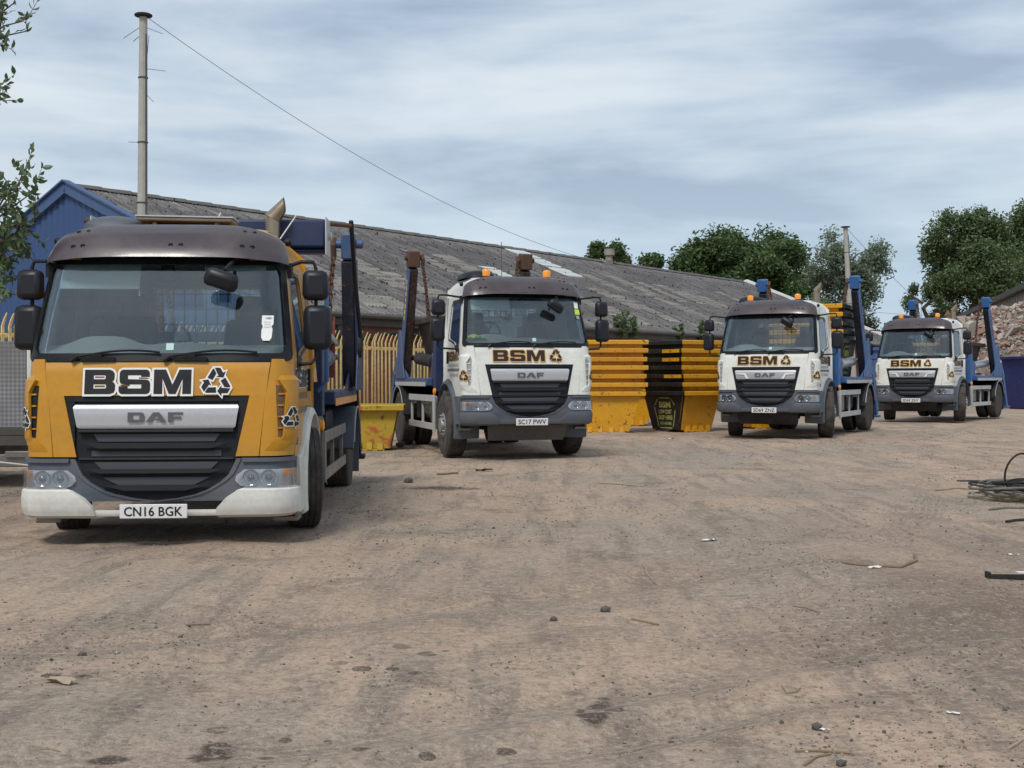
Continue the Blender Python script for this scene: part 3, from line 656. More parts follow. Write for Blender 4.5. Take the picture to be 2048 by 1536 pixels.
        m = M(); m.add([fS(.82, 2.385), fS(.91, 2.385), fS(.91, 2.30), fS(.82, 2.30)], [(0, 1, 2, 3)]); m.build('green_sticker', 'hivis', root)
        m = M(); m.add([fS(.865+.03*math.cos(a), 2.255+.03*math.sin(a)) for a in [2*math.pi*k/16 for k in range(16)]], [tuple(range(16))]); m.build('round_sticker', 'sticker_grey_vent_shade', root)
    # ---- sun visor
    m = M(); vs = []; NU, NT = 56, 12
    voff = lambda u, t: (.115-.080*t+.014*math.sin(t*3.1))*(1-.80*abs(u/.97)**5)+.012
    for lay in (0, .008):
        for j in range(NT+1):
            t = j/NT
            for i in range(NU+1):
                q = -1+2*i/NU; um = .955 if t < .45 else .955-.26*((t-.45)/.55)**2.6; u = q*um; zz = 2.572+.30*t-.018*(abs(q)**4)*(1-t)+.014*(1-q*q)*(1-t)*-1*0
                vs.append(S(u, zz, voff(u, t)-lay))
    KN = (NU+1)*(NT+1); W1 = NU+1; fsv = []
    for j in range(NT):
        for i in range(NU): a_ = j*W1+i; fsv += [(a_, a_+1, a_+W1+1, a_+W1), (a_+KN, a_+W1+KN, a_+W1+1+KN, a_+1+KN)]
    for i in range(NU): fsv += [(i, i+KN, i+1+KN, i+1)]; a_ = NT*W1+i; fsv += [(a_, a_+1, a_+1+KN, a_+KN)]
    for j in range(NT): a_ = j*W1; fsv += [(a_, a_+W1, a_+W1+KN, a_+KN)]; a_ += NU; fsv += [(a_, a_+KN, a_+W1+KN, a_+W1)]
    m.add(vs, fsv); vz = m.build('sun_visor', 'visor_smoke', root, ang=60)
    m = M()
    for x in (-.72, -.64, .06, .14, .62, .70):
        for zz, tt in ((2.66, .31), (2.80, .83)):
            if abs(x) < .3 and zz > 2.7: continue
            m = M()
            p = S(X2U(x, zz), zz, voff(X2U(x, zz), (zz-2.572)/.268)-.002); m.lathe([(0, .021), (.010, .018), (.012, .011), (.003, .009), (.003, 0)], tuple(p), 'y', 12, -1); m.build('bolt', 'black_trim', vz)
    # ---- front panel: strip above the grille with two legs beside it
    seam = lambda z: X2U(.885-.085*(1.775-z)/.755, z)
    ge = lambda z: X2U(.618+.105*(z-1.02)/.48, z)
    m = M(); patch(m, [(1.5, -seam(1.5)+.003, seam(1.5)-.003), (1.70, -seam(1.7)+.003, seam(1.7)-.003, .008), (1.762, -seam(1.77)+.003, seam(1.77)-.003, .0)], 44, 0, .03, .03)
    patch(m, [(1.02, ge(1.02), seam(1.02)-.003), (1.5, ge(1.5), seam(1.5)-.003)], 8, 0, .03); patch(m, [(1.02, -seam(1.02)+.003, -ge(1.02)), (1.5, -seam(1.5)+.003, -ge(1.5))], 8, 0, .03)
    fp = m.build('front_panel', P, root, ang=30)
    # sign writing
    h, sx = .175, .97
    if low: h = .192; sx = .88
    ww_ = word_w('BSM', h, sx); rr_ = h*.62; tot = ww_+.09+rr_*2; x0 = -tot/2+(.02 if low else -.02); z0 = (1.632 if not low else 1.607)-h/2; fL = lambda o: (lambda x, z: S(X2U(x, z), z, o))
    g, xe = word('BSM', x0, z0, h, sx); rc = recycle(x0+ww_+.075+rr_, z0+h*.46, rr_)
    m = M(); glyph_mesh(m, word('BSM', x0, z0, h, sx, off=.016 if low else .011)[0], fL(.0145))
    glyph_mesh(m, recycle(x0+ww_+.075+rr_, z0+h*.46, rr_, .013 if low else .008), fL(.0145)); m.build('lettering_outline', 'sticker_white' if low else 'sticker_gold', fp, smooth=False)
    m = M(); glyph_mesh(m, g+rc, fL(.017)); m.build('lettering', 'sticker_black' if low else 'sticker_brown', fp, smooth=False)
    # ---- corner panels with air deflector
    for sg in (-1, 1):
        def uu(a, b): return (a, b) if sg > 0 else (-b, -a)
        m = M(); patch(m, [(1.02,)+uu(seam(1.02)+.003, 1), (1.79,)+uu(seam(1.775)+.003, 1)], 14, 0, .03)
        patch(m, [(1.10,)+uu(.855, .99)+(0.0,), (1.17,)+uu(.885, 1)+(.028,), (1.52,)+uu(.90, 1)+(.034,), (1.62,)+uu(.86, 1)+(.034,), (1.66,)+uu(.88, 1)+(.0,)], 10, .001, .035)
        patch(m, [(1.06,)+uu(.80, .90)+(.0,), (1.12,)+uu(.83, .93)+(.016,), (1.16,)+uu(.86, .95)+(.016,)], 8, .001, .016)
        cp = m.build('corner_panel', P, root, ang=35)
        m = M(); patch(m, [(1.17,)+uu(.865, .886), (1.58,)+uu(.852, .90)], 3, .002, .004); patch(m, [(1.18,)+uu(.884, .889), (1.5,)+uu(.895, .901)], 1, .012, .01)
        m.build('air_vent', ('vent_shade' if sg < 0 else 'skip_inside_vent_shade') if low else 'sticker_grey_vent_shade', cp, smooth=False)  # flat strip whose colour paints in the shade of the vent recess
        m = M()
        for z in (1.24, 1.33, 1.42, 1.51): patch(m, [(z-.006,)+uu(.862, .900), (z+.006,)+uu(.862, .900)], 2, .012, .01)
        m.build('vent_blade', P, cp, smooth=False)
        # small recycling loop on the corner
        rc0 = recycle(0, 0, .088); rc1 = recycle(0, 0, .088, .008); fC = lambda o: (lambda a, b: S(max(-1, min(1, sg*.93+a/1.6)), 1.315+b, .038+o))
        m = M(); glyph_mesh(m, rc1, fC(.003), .03); m.build('sticker_outline', 'sticker_white' if low else 'sticker_gold', cp, smooth=False)
        m = M(); glyph_mesh(m, rc0, fC(.0055), .03); m.build('sticker', 'sticker_black' if low else 'sticker_brown', cp, smooth=False)
    # ---- grille
    ez = [(1.005, .625), (.95, .60), (.88, .565), (.82, .50), (.76, .40), (.72, .30), (.69, .16), (.672, .0)]
    m = M(); patch(m, [(1.0, -.62, .62), (1.02, -ge(1.02), ge(1.02)), (1.5, -ge(1.5), ge(1.5))], 30, -.032, .03)
    patch(m, [(z, -max(x, .01)/1.05, max(x, .01)/1.05) for z, x in reversed(ez)], 30, -.032, .03)
    patch(m, [(1.455, -ge(1.455), ge(1.455)), (1.5, -ge(1.5)+.002, ge(1.5)-.002)], 30, -.006, .02); 
    for sg in (-1, 1):
        a, b = (lambda z: ge(z)-.075), ge
        rows = [(1.02, .60, ge(1.02)-.002), (1.455, ge(1.455)-.07, ge(1.455)-.002)]
        patch(m, rows if sg > 0 else [(r[0], -r[2], -r[1]) for r in rows], 4, -.008, .02)
    for (z0_, z1_, x0_, x1_, hh) in ((1.205, 1.235, .60, .60, .02), (1.065, 1.13, .44, .56, .028), (.99, 1.015, .60, .60, -.004), (.875, .925, .42, .54, .022), (.735, .80, .24, .41, .016)):
        patch(m, [(z0_, -x0_/1.05, x0_/1.05, hh-.02), ((z0_*2+z1_)/3, -x0_/1.05, x0_/1.05, hh), (z1_, -x1_/1.05, x1_/1.05, hh-.004)], 24, -.004, .02)
    gr = m.build('grille', 'grille_black', root, ang=40)
    m = M(); patch(m, [(1.14, -.43, .43), (1.20, -.47, .47)], 12, -.022, .008); patch(m, [(1.025, -.48, .48), (1.07, -.48, .48)], 12, -.022, .008); patch(m, [(.92, -.40, .40), (.98, -.46, .46)], 12, -.022, .008); patch(m, [(.80, -.28, .28), (.86, -.40, .40)], 12, -.022, .008); m.build('grille_mesh', 'grille_mesh', gr, smooth=False)
    # badge bar
    m = M(); patch(m, [(1.24, -.565, .565, -.012), (1.255, -.585, .585, .0), (1.35, -.60, .60, .012), (1.405, -.61, .61, .012), (1.43, -.60, .60, -.008)], 36, .012, .03, .02); bb = m.build('badge_bar', 'silver_bar', root, ang=50)
    m = M(); g, _ = word('DAF', 0, 0, .078, 1.18, .12); wd = word_w('DAF', .078, 1.18, .12); g, _ = word('DAF', -wd/2, 1.29, .078, 1.18, .12); glyph_mesh(m, g, fL(.031)); m.build('badge_lettering', 'badge_dark', bb, smooth=False)
    if cfg.get('hooks'):
        m = M()
        for sg in (-1, 1):
            def pf(a, b, d, sg=sg): return S(X2U(sg*a, b), b, .024+d)
            m.prism([(.34, 1.255), (.40, 1.255), (.44, 1.335), (.60, 1.345), (.605, 1.37), (.42, 1.365)], pf, .012)
        m.build('trim_strip', 'silver_light', bb, ang=30)
    # ---- bumper
    m = M(); e2 = sorted(ez); 
    for sg in (-1, 1):
        rows = [(z, x/1.05 if x > .01 else .003, 1) for z, x in e2]; patch(m, rows if sg > 0 else [(r[0], -r[2], -r[1]) for r in rows], 22, .0, .03, .025)
        rows = [(z, max(.003, x/1.05), max(.003, x/1.05)+.035) for z, x in e2]; patch(m, rows if sg > 0 else [(r[0], -r[2], -r[1]) for r in rows], 4, .010, .03, .025)
        rows = [(.975, .64, 1), (1.008, .635, 1)]; patch(m, rows if sg > 0 else [(r[0], -r[2], -r[1]) for r in rows], 16, .022, .03)
        m.bx(sg*1.0, sg*1.06, .255, .60, .58, .995)
    BM = 'white_bumper' if low else 'grey_bumper'
    if not low: patch(m, [(.60, -.55, .55), (.672, -.55, .55)], 24, .0, .03)
    bp = m.build('bumper', 'grey_plastic', root, ang=35)
    m = M(); lo = .535 if low else .545
    for sg in (-1, 1):
        ux = .62 if low else .55
        rows = [(lo, .50, 1, -.02), (lo+.03, .47, 1, .02), (.64, .475, 1, .035), (.70, .53, 1, .038), (.745, .60, 1, .03), (.765, .64, 1, .0)] if not low else [(lo, .46, 1, -.01), (lo+.03, .44, 1, .035), (.62, .45, 1, .05), (.70, .52, 1, .05), (.755, .60, 1, .04), (.785, .68, 1, .0)]
        patch(m, rows if sg > 0 else [(r[0], -r[2], -r[1])+r[3:] for r in rows], 22, .0, .05, .03)
        m.bx(sg*1.005, sg*1.10, .255, .50, lo+.02, .76)
    patch(m, [(lo+.02, -.48, .48, .01), (lo+.04, -.48, .48, .02), (.60 if low else .64, -.48, .48, .015)], 24, .0, .03)
    bl = m.build('lower_bumper', BM, root, ang=40)
    if not low:
        m = M(); m.prism([(-.62, .30), (.62, .30), (.66, .55), (-.66, .55)], lambda a, b, d: Vector((a, .16+(.55-b)*.5+d, b)), .02); m.build('underrun_plate', 'chassis_dark' if cfg['k'] > 2 else 'concrete_dark', root, .01)
    # number plate
    pzc = .603 if not low else .60
    m = M(); m.box((0, -.062, pzc), (.52, .012, .112)); pl = m.build('number_plate', 'plate_white', root, .006)
    m = M(); fT = lambda x, z: Vector((x, -.0705, z)); s = cfg['plate']; put_text(m, s, 0, pzc, .45, .074, fT, .016); m.build('registration', 'sticker_black', pl, smooth=False)
    # headlights
    for sg in (-1, 1):
        def q(r): return [(a, b, c)+tuple(d) if sg > 0 else (a, -c, -b)+tuple(d) for a, b, c, *d in r]
        m = M(); patch(m, q([(.775, .68, .985, .0), (.79, .62, .985), (.83, .585, .985), (.87, .595, .985), (.915, .65, .985)]) if True else [], 18, .006, .01); 
        hl = m.build('headlight', 'silver_bar', root, ang=50)
        for ux, rr2 in ((.70, .062), (.82, .06)):
            p = S(sg*ux, .85, .008); m = M(); m.lathe([(-.03, .0), (-.02, rr2*.45), (-.002, rr2*.8), (.012, rr2), (.012, rr2*1.08), (.0, rr2*1.1)], tuple(p), 'y', 24, -1); m.build('reflector', 'lamp_chrome', hl, ang=60)
            m = M(); m.lathe([(.0, rr2*.5), (.012, rr2*.42), (.022, rr2*.2), (.024, 0)], tuple(p), 'y', 16, -1); m.build('lamp', 'lamp_lens', hl, ang=60)
        m = M(); patch(m, q([(.86, .89, .965), (.91, .88, .965)]), 6, .014, .006); m.build('indicator', 'amber_lens', hl)
        m = M(); patch(m, q([(.78, .66, .99), (.83, .59, .99), (.87, .60, .99), (.918, .65, .99)]), 18, .032, .003); m.build('lamp_cover', 'lamp_glass', hl, ang=50)
    # ---- sides: doors
    for sg in (-1, 1):
        fx = lambda a, b, d, sg=sg: Vector((sg*(lerp_t(WID, b)+.002-d), a, b))
        y0 = lambda z: S(1, z).y+.008
        ff = FO-AR
        lowpts = [(max(ff, .30), 1.0)] if AZ < 1.0 else []
        a_start = 180-math.degrees(math.asin(max(-1, min(1, (1.0-AZ)/AR))))
        arc = [p for p in circ_arc(FO, AZ, AR, a_start, 72, 18) if p[0] < 1.355]
        out = [(y0(2.6), 2.6), (y0(2.2), 2.2), (y0(1.8), 1.8), (y0(1.4), 1.4), (y0(1.05), 1.0)]+arc+[(1.36, AZ+math.sqrt(AR**2-.12**2)), (1.36, 2.6)]
        win = [(.66, 2.50), (.56, 2.2), (.47, 1.86), (.50, 1.78), (.62, 1.77), (.80, 1.86), (1.22, 1.93), (1.25, 2.0), (1.25, 2.46), (1.20, 2.52), (.70, 2.52)]
        m = M(); m.prism(out, fx, .035, [win]); dr = m.build('door', P, root, ang=30)
        m = M(); m.prism(win, lambda a, b, d, sg=sg: Vector((sg*(lerp_t(WID, b)-.012-d), a, b)), .004); m.build('door_window', 'side_glass', dr)
        m = M(); wo_ = poly_offset(win, .03); m.prism(wo_, lambda a, b, d, sg=sg: Vector((sg*(lerp_t(WID, b)+.004-d), a, b)), .006, [win]); m.build('window_seal', 'black_trim', dr)
        m = M(); m.box((sg*1.062, 1.22, 1.62), (.03, .05, .20)); m.prism([(.42, 1.70), (.62, 1.70), (.74, 1.80), (.46, 1.84)], lambda a, b, d, sg=sg: Vector((sg*(lerp_t(WID, b)+.012-d), a, b)), .01); m.build('door_handle', 'black_plastic', dr, .008)
        # side writing
        fW = lambda o: (lambda a, b, sg=sg: Vector((sg*(lerp_t(WID, b)+.004+o), (a if sg > 0 else -a)+.80, b)))
        hs = .15; w1 = word_w('BSM', hs, .95); x1 = -.48; 
        m = M(); glyph_mesh(m, word('BSM', x1, 1.56, hs, .95, off=.008)[0]+recycle(x1+w1+.12, 1.56+hs*.48, .09, .007), fW(.001)); m.build('lettering_outline', 'sticker_white' if low else 'sticker_gold', dr, smooth=False)
        m = M(); glyph_mesh(m, word('BSM', x1, 1.56, hs, .95)[0]+recycle(x1+w1+.12, 1.56+hs*.48, .09), fW(.003)); m.build('lettering', 'sticker_black' if low else 'sticker_brown', dr, smooth=False)
        m = M(); put_text(m, 'SKIP HIRE & PLANT HIRE', -.03, 1.49, .74, .055, fW(.002), .02); put_text(m, '0151 660 6405', .02, 1.335 if not low else 1.37, .60, .058, fW(.002), .01)
        if not low: m.prism([(-.45, 1.395), (.42, 1.395), (.42, 1.44), (-.45, 1.44)], lambda a, b, d, sg=sg: fW(.0015)(a, b), .0)
        m.build('small_lettering', 'sticker_grey_vent_shade' if not low else 'badge_dark', dr, smooth=False)
        m = M(); put_text(m, 'LF', -.38, 1.12, .11, .06, fW(.002), .04); m.build('badge', 'badge_dark', dr, smooth=False)
        # fender
        m = M(); Ro, Ri = AR-.006, AR-.075; a0, a1 = (196 if not low else 205), -8; nn = 22; vs = []
        def ap(rad, k): a = R(a0+(a1-a0)*k/nn); return FO+rad*math.cos(a), AZ+rad*math.sin(a)*(1.0)
        secs = [(.70, Ro-.03), (1.02, Ro), (1.09, Ro-.015), (1.115, Ri), (1.06, Ri-.004), (.70, Ri-.02)]
        for k in range(nn+1):
            for xx, rad in secs: y, z = ap(rad, k); vs.append((sg*xx, y, z))
        ns = len(secs); m.add(vs, [(k*ns+j, k*ns+(j+1) % ns, (k+1)*ns+(j+1) % ns, (k+1)*ns+j) for k in range(nn) for j in range(ns)]+[tuple(range(ns)), tuple(nn*ns+j for j in range(ns))])
        y, z = ap(Ro, 0)
        m.prism([(.32, .60), (.32, 1.0), (.5, 1.0)]+[ap(Ro, k) for k in range(6, -1, -1)]+[(y+.05, .60)] if not low else [(.40, .62), (.36, 1.0), (.5, 1.0)]+[ap(Ro, k) for k in range(6, -1, -1)]+[(y+.03, .62)], lambda a, b, d, sg=sg: Vector((sg*(1.085-d), a, b)), .06)
        m.build('wheel_arch', 'white_bumper' if low else 'grey_plastic', root, .008, ang=40)
        # step below door corner
        m = M(); m.bx(sg*.86, sg*1.06, .42, .66, .46, .50); m.bx(sg*1.03, sg*1.055, .42, .66, .50, .60); m.build('step', 'guard_worn', root, .006)
        # mirrors
        mx = (1.20 if sg > 0 else 1.115) if low else 1.36; my = .50 if low else .55
        me_ = empty('mirror', (0, 0, dz)); me_.parent = root
        m = MB(); pw = lerp_t(WID, 2.5)
        m.tube([(sg*(pw-.02), .55, 2.56), (sg*(mx-.12), my, 2.60), (sg*(mx-.02), my+.02, 2.60), (sg*mx, my+.02, 2.55), (sg*mx, my+.02, 1.80), (sg*(mx-.04), my, 1.76), (sg*1.045, .50, 1.745)], .016, 8)
        m.box((sg*(pw+.01), .56, 2.53), (.05, .10, .12)); m.build('mirror_arm', 'black_plastic', me_, ang=50)
        m = MB(); m.box((sg*mx, my-.01, 2.405), (.22, .13, .25), rotm(0, 0, R(sg*6)), .94); m.build('mirror_housing', 'mirror_black', me_, .05, ang=60)
        m = MB(); m.box((sg*(mx+.015), my-.01, 2.055), (.235, .14, .37), rotm(0, 0, R(sg*6)), .96); m.build('mirror_housing', 'mirror_black', me_, .055, ang=60)
        for zz, hh_ in ((2.405, .19), (2.055, .30)): m = MB(); m.box((sg*mx, my+.062, zz), (.17, .004, hh_), rotm(0, 0, R(sg*6))); m.build('mirror_glass', 'lamp_chrome', me_)
        m = M(); m.lathe([(0, .03), (.03, .035), (.05, .02), (.055, 0)], (sg*.93, .68, 2.78), 'x', 12, sg); m.build('marker_lamp', 'black_plastic', root)
    # kerb mirror hung at the top of the windscreen
    kx = .50 if low else .44; km = empty('front_mirror', (0, 0, dz)); km.parent = root
    m = MB(); m.tube([(kx+.06, .36, 2.60), (kx+.05, .20, 2.55), (kx+.02, .14, 2.50)], .015, 8); m.build('mirror_arm', 'black_plastic', km)
    m = MB(); m.box((kx, .10, 2.42), (.28, .12, .15), rotm(R(20), R(18) if low else R(32), 0), .9); m.build('mirror_housing', 'mirror_black', km, .045, ang=60)
    m = M(); m.box((.0, .46, 2.50), (.13, .03, .16), None, .8); m.build('camera_unit', 'black_trim', root, .01)
    # roof equipment
    m = M(); z0_ = 2.905; vs = []
    for (yy, hw, hh) in ((.78, .10, .03), (.86, .22, .10), (1.0, .26, .135), (1.45, .27, .14), (1.62, .20, .12)):
        for k in range(9): a = math.pi*k/8; vs.append((-.58+math.cos(a)*hw, yy, z0_+math.sin(a)**.6*hh if 0 < k < 8 else z0_))
    m.add(vs, [(i*9+j, i*9+j+1, (i+1)*9+j+1, (i+1)*9+j) for i in range(4) for j in range(8)]+[tuple(range(9)), tuple(36+j for j in range(9))]); m.build('air_intake', 'grey_plastic' if low else 'black_plastic', root, ang=50)
    if cfg.get('beacons'):
        for x in (-.52, .50):
            be = empty('beacon', (x, .78, 2.90+dz)); be.parent = root
            m = MB(); m.lathe([(0, .07), (.02, .07), (.03, .06), (.03, 0)], (0, 0, 0), 'z', 16); m.build('beacon_base', 'black_plastic', be)
            m = MB(); m.lathe([(.03, .062), (.11, .066), (.135, .055), (.145, .03), (.147, 0)], (0, 0, 0), 'z', 20); m.build('beacon_dome', 'amber_beacon', be, ang=50)
    if low:
        m = M(); m.box((.06, .95, 2.99), (.80, .30, .035), rotm(0, R(1))); m.bx(-.3, .40, 1.05, 1.10, 2.90, 2.975); m.bx(-.22, -.18, .85, .95, 2.90, 2.975); m.bx(.3, .34, .85, .95, 2.90, 2.975); m.build('roof_board', 'guard_worn', root, .01)
        m = M(); m.box((.06, .95, 3.012), (.82, .32, .012), rotm(0, R(1))); m.build('roof_board_cover', 'silver_bar', root)
        m = M(); m.tube([(.12, 1.5, 2.9), (.24, 1.5, 3.14)], .006, 5); m.build('aerial', 'sticker_white', root); m = M(); m.tube([(.80, 1.3, 2.88), (.95, 1.3, 3.10)], .006, 5); m.build('aerial', 'sticker_white', root)
    if cfg.get('aerial'): m = M(); m.tube([(cfg['aerial'], 1.3, 2.9), (cfg['aerial'], 1.32, 3.55)], .006, 5); m.build('aerial', 'wire_dark', root)
    if cfg.get('exhaust'):
        ex = M(); xe_, ye_ = .62, CB+.32
        ex.tube([(xe_, ye_, 1.2), (xe_, ye_, 2.85)], .05, 14); ex.tube([(xe_, ye_, 2.82), (xe_, ye_, 3.17)], .072, 20)
        # angled tip cut on the slant
        n = 20; vs = []
        for q_ in (0, 1):
            for k in range(n): a = 2*math.pi*k/n; cx_, sy_ = .0735*math.cos(a), .0735*math.sin(a); vs.append((xe_+cx_, ye_+sy_, 3.165-cx_*.55) if q_ == 0 else (xe_+.115+cx_*.10, ye_+sy_, 3.30-cx_*.98))
        ex.add(vs, [(k, (k+1) % n, n+(k+1) % n, n+k) for k in range(n)]); ex.build('exhaust_stack', 'exhaust_steel', root, ang=50)
    if cfg.get('vest'): pass
    # ---- chassis
    LEN = RA+1.15; D = MB()
    for sg in (-1, 1): D.bx(sg*.38, sg*.46, .5, LEN, .72, .98)
    for y in (.6, 2.0, 3.2, 4.4, LEN-.1): D.bx(-.38, .38, y, y+.1, .75, .93)
    D.bx(-.80, .80, FO-.06, FO+.06, WR-.08, WR+.06); D.bx(-.7, .7, RA-.07, RA+.07, WR-.09, WR+.09); D.lathe([(-.22, .0), (-.2, .12), (0, .2), (.2, .12), (.22, 0)], (0, RA, WR), 'y', 16)
    D.bx(-.34, .34, .35, 1.9, .48 if not low else .42, 1.05+dz); D.bx(-.60, .60, .14, .40, .62+dz*.4, 1.0+dz); D.tube([(0, 2.0, .8), (0, RA, WR+.05)], .05, 8)
    for sg in (-1, 1): D.bx(sg*.5, sg*.95, .25, .6, .60+dz*.5, 1.0+dz); D.beam((sg*.42, 1.9, .85), (sg*.42, .75, .7), .07, .16)
    D.build('chassis', 'chassis_dark', root, .01)
    XT = 1.0 if not low else 1.02; TW = .32 if not low else .28
    for sg in (-1, 1):
        make_wheel(root, sg*XT*.985, FO, WR, TW, sg, True, cfg['rim'], cfg.get('steer', 0))
        make_wheel(root, sg*(1.06 if not low else 1.0), RA, WR, .27, sg, False, 'rim_steel' if not low else 'rim_dark'); make_wheel(root, sg*(.73 if not low else .70), RA, WR, .27, -sg, False, 'rim_dark')
        # side guard
        hi_ = .98 if not low else .80; y1 = RA-WR-.22; gm = 'guard_silver' if not low else 'guard_worn'; sg_ = MB()
        ya = FO+WR+.28
        for zz in (hi_-.04, hi_-.52 if not low else hi_-.40): sg_.bx(sg*1.10, sg*1.13, ya, y1, zz-.055, zz+.055)
        sg_.bx(sg*1.095, sg*1.135, ya-.02, ya+.07, hi_-.62 if not low else .33, hi_+.02)
        for yy in (ya+.02, (ya+y1)/2, y1-.1): sg_.bx(sg*.46, sg*1.10, yy, yy+.05, hi_-.16, hi_-.11); sg_.bx(sg*1.06, sg*1.10, yy, yy+.05, hi_-.56 if not low else hi_-.45, hi_+.0)
        sg_.build('side_guard', gm, root, .005)
        # rear mudguard
        m = MB(); cr = WR+.10; arc = circ_arc(RA, WR, cr, 172, 10, 20); arci = circ_arc(RA, WR, cr-.02, 172, 10, 20); vs = []
        for (a, b), (c, d) in zip(arc, arci): vs += [(sg*.60, a, b), (sg*1.20, a, b), (sg*1.21, c, d-.02), (sg*.60, c, d)]
        m.add(vs, [(k*4+j, k*4+(j+1) % 4, k*4+4+(j+1) % 4, k*4+4+j) for k in range(20) for j in range(4)]+[(0, 1, 2, 3), (80, 81, 82, 83)]); m.bx(sg*.62, sg*1.19, RA+cr-.02, RA+cr+.0, WR-.28, WR+.12)
        m.build('mudguard', 'black_plastic' if not low else 'grey_plastic', root)
        m = MB(); arc = circ_arc(RA, WR, cr+.004, 165, 20, 18); arci = circ_arc(RA, WR, cr-.012, 165, 20, 18); m.prism(arc+arci[::-1], lambda a, b, d, sg=sg: Vector((sg*(1.222-d), a, b)), .008); m.build('mudguard_edging', 'guard_silver', root)
        m = MB(); m.lathe([(0, .055), (.03, .055), (.04, .03), (.042, 0)], (sg*1.08, FO+AR+.12, 1.06+dz*.6), 'x', 12, sg); m.build('side_marker', 'amber_lens', root)
    # tanks and boxes under the deck
    m = MB(); m.box((.80, 2.65, .72), (.44, .75, .50)); m.build('fuel_tank', 'guard_worn', root, .07, ang=60)
    m = MB(); m.box((-.80, 2.60, .72), (.42, .55, .46)); m.tube([(-.80, 3.1, .72), (-.80, 3.6, .72)], .18, 16); m.build('air_tank', 'guard_worn' if not low else 'chassis_dark', root, .04, ang=60)
    for sg in (-1, 1):
        m = MB(); m.bx(sg*.55, sg*1.02, 3.15 if sg > 0 else 3.7, 3.9 if sg > 0 else 4.1, .55, .98); m.build('locker', 'chassis_dark', root, .02)
    # ---- skip handling gear
    BL = cfg['blue']; Z0 = 1.16 if not low else 1.06; LA = cfg['arm_top']; m = MB(); y0_ = CB+.55; y1_ = LEN-.25
    for sg in (-1, 1):
        m.bx(sg*.90, sg*1.16, y0_+.3, y1_, Z0, Z0+.13)
        m.prism([(y1_-1.75, Z0+.13), (y1_-.95, Z0+.42), (y1_-.35, Z0+.55), (y1_, Z0+.13)], lambda a, b, d, sg=sg: Vector((sg*(1.155-d), a, b)), .03)
    m.bx(-.90, .90, y0_+.3, y1_, Z0-.02, Z0+.04); m.bx(-1.1, 1.1, y1_-.12, y1_, Z0-.30, Z0+.10)
    m.build('subframe', BL, root, .01)
    for sg in (-1, 1):
        m = MB(); m.bx(sg*1.163, sg*1.168, y0_+.35, y1_-.4, Z0-.015, Z0+.06); m.build('reflective_strip', 'guard_silver' if not low else 'reflector_amber', root)
    # front tower behind cab
    m = MB()
    for sg in (-1, 1): m.bx(sg*.93, sg*1.08, y0_-.12, y0_+.10, Z0-.1, Z0+.95+.0); m.prism([(y0_+.10, Z0), (y0_+.42, Z0), (y0_+.10, Z0+.8)], lambda a, b, d, sg=sg: Vector((sg*(1.06-d), a, b)), .04)
    m.bx(-.93, .93, y0_-.10, y0_-.04, Z0-.1, Z0+.22); m.bx(-.93, .93, y0_-.10, y0_-.02, Z0+.62, Z0+.72)
    m.build('front_frame', BL if cfg['k'] != 2 else 'navy_steel', root, .012)
    m = MB(); m.bx(-.85, .85, CB+.12, CB+.32, Z0-.15, Z0+.35); m.tube([(.95, CB+.25, 1.2), (.95, CB+.25, 1.9)], .04, 8); 
    for k in range(5): x = .7+.05*k; m.tube([(x, y0_-.1, Z0+.3), (x+.05, y0_+.15, Z0+.05+.04*k), (x+.03, y0_+.5, Z0+.02)], .016, 6)
    for k in range(4): x = -.75-.05*k; m.tube([(x, y0_-.1, Z0+.35), (x-.05, y0_+.12, Z0+.25-.04*k), (x-.02, y0_+.3, Z0-.1)], .016, 6)
    m.build('hydraulic_hoses', 'chassis_dark', root)
    py, pz = RA-.15, Z0+.30
    for sg in (-1, 1):
        ax = 1.085 if not low else 1.15; hw_ = .22 if not low else .16; ae = empty('lift_arm', (sg*ax, 0, 0)); ae.parent = root; ty, tz = LA
        m = MB(); m.beam((sg*.078, py+.05, pz-.1), (sg*.078, ty+.03, tz-.28), .028, .36, (0, -1, 0), .028, .25)
        m.prism([(py-.42, Z0+.12), (py+.52, Z0+.12), (py+.36, Z0+.55), (py+.16, Z0+1.05), (py-.05, Z0+1.05), (py-.2, Z0+.5)], lambda a, b, d, sg=sg: Vector((sg*(.105-d), a, b)), .03)
        m.build('arm_plate', cfg['arm'], ae, .01)
        m = MB(); m.beam((-sg*.012, py+.05, pz-.1), (-sg*.012, ty+.03, tz-.28), .15, .33, (0, -1, 0), .14, .22); m.build('arm_beam', 'dark_steel' if cfg['k'] == 2 else 'arm_black', ae, .015)
        m = MB(); m.box((0, ty, tz-.12), (hw_, .24, .30), rotm(R(8))); m.tube([(-.16*sg-.0, ty-.02, tz-.10), (.17*sg, ty-.02, tz-.10)], .05, 12); m.build('arm_head', cfg['head'], ae, .02)
        m = MB(); hx = -sg*.17; m.tube([(hx, ty-.02, tz-.04), (hx, ty-.08, tz-.12), (hx, ty-.04, tz-.24)], .035, 8)
        zb = cfg.get('chain_z', 1.9); m.chain([(hx, ty-.05, tz-.22), (hx-sg*.02, ty-.25, (tz+zb)/2), (hx-sg*.05, ty-.30, zb)], .011, .085); m.chain([(hx, ty-.02, tz-.22), (hx-sg*.06, ty-.02, (tz+zb)/2), (hx-sg*.14, ty+.05, zb+.15), (hx-sg*.3, ty+.1, zb+.05), (hx-sg*.42, ty+.1, zb+.3)], .011, .085)
        m.build('lifting_chain', 'rusty_steel', ae, smooth=False)
        if low: m = MB(); m.beam((hx-.02*sg, ty-.22, tz-.95), (hx-.02*sg, ty-.25, tz-1.65), .10, .05); m.build('chain_sleeve', 'red_rust', ae, .01)
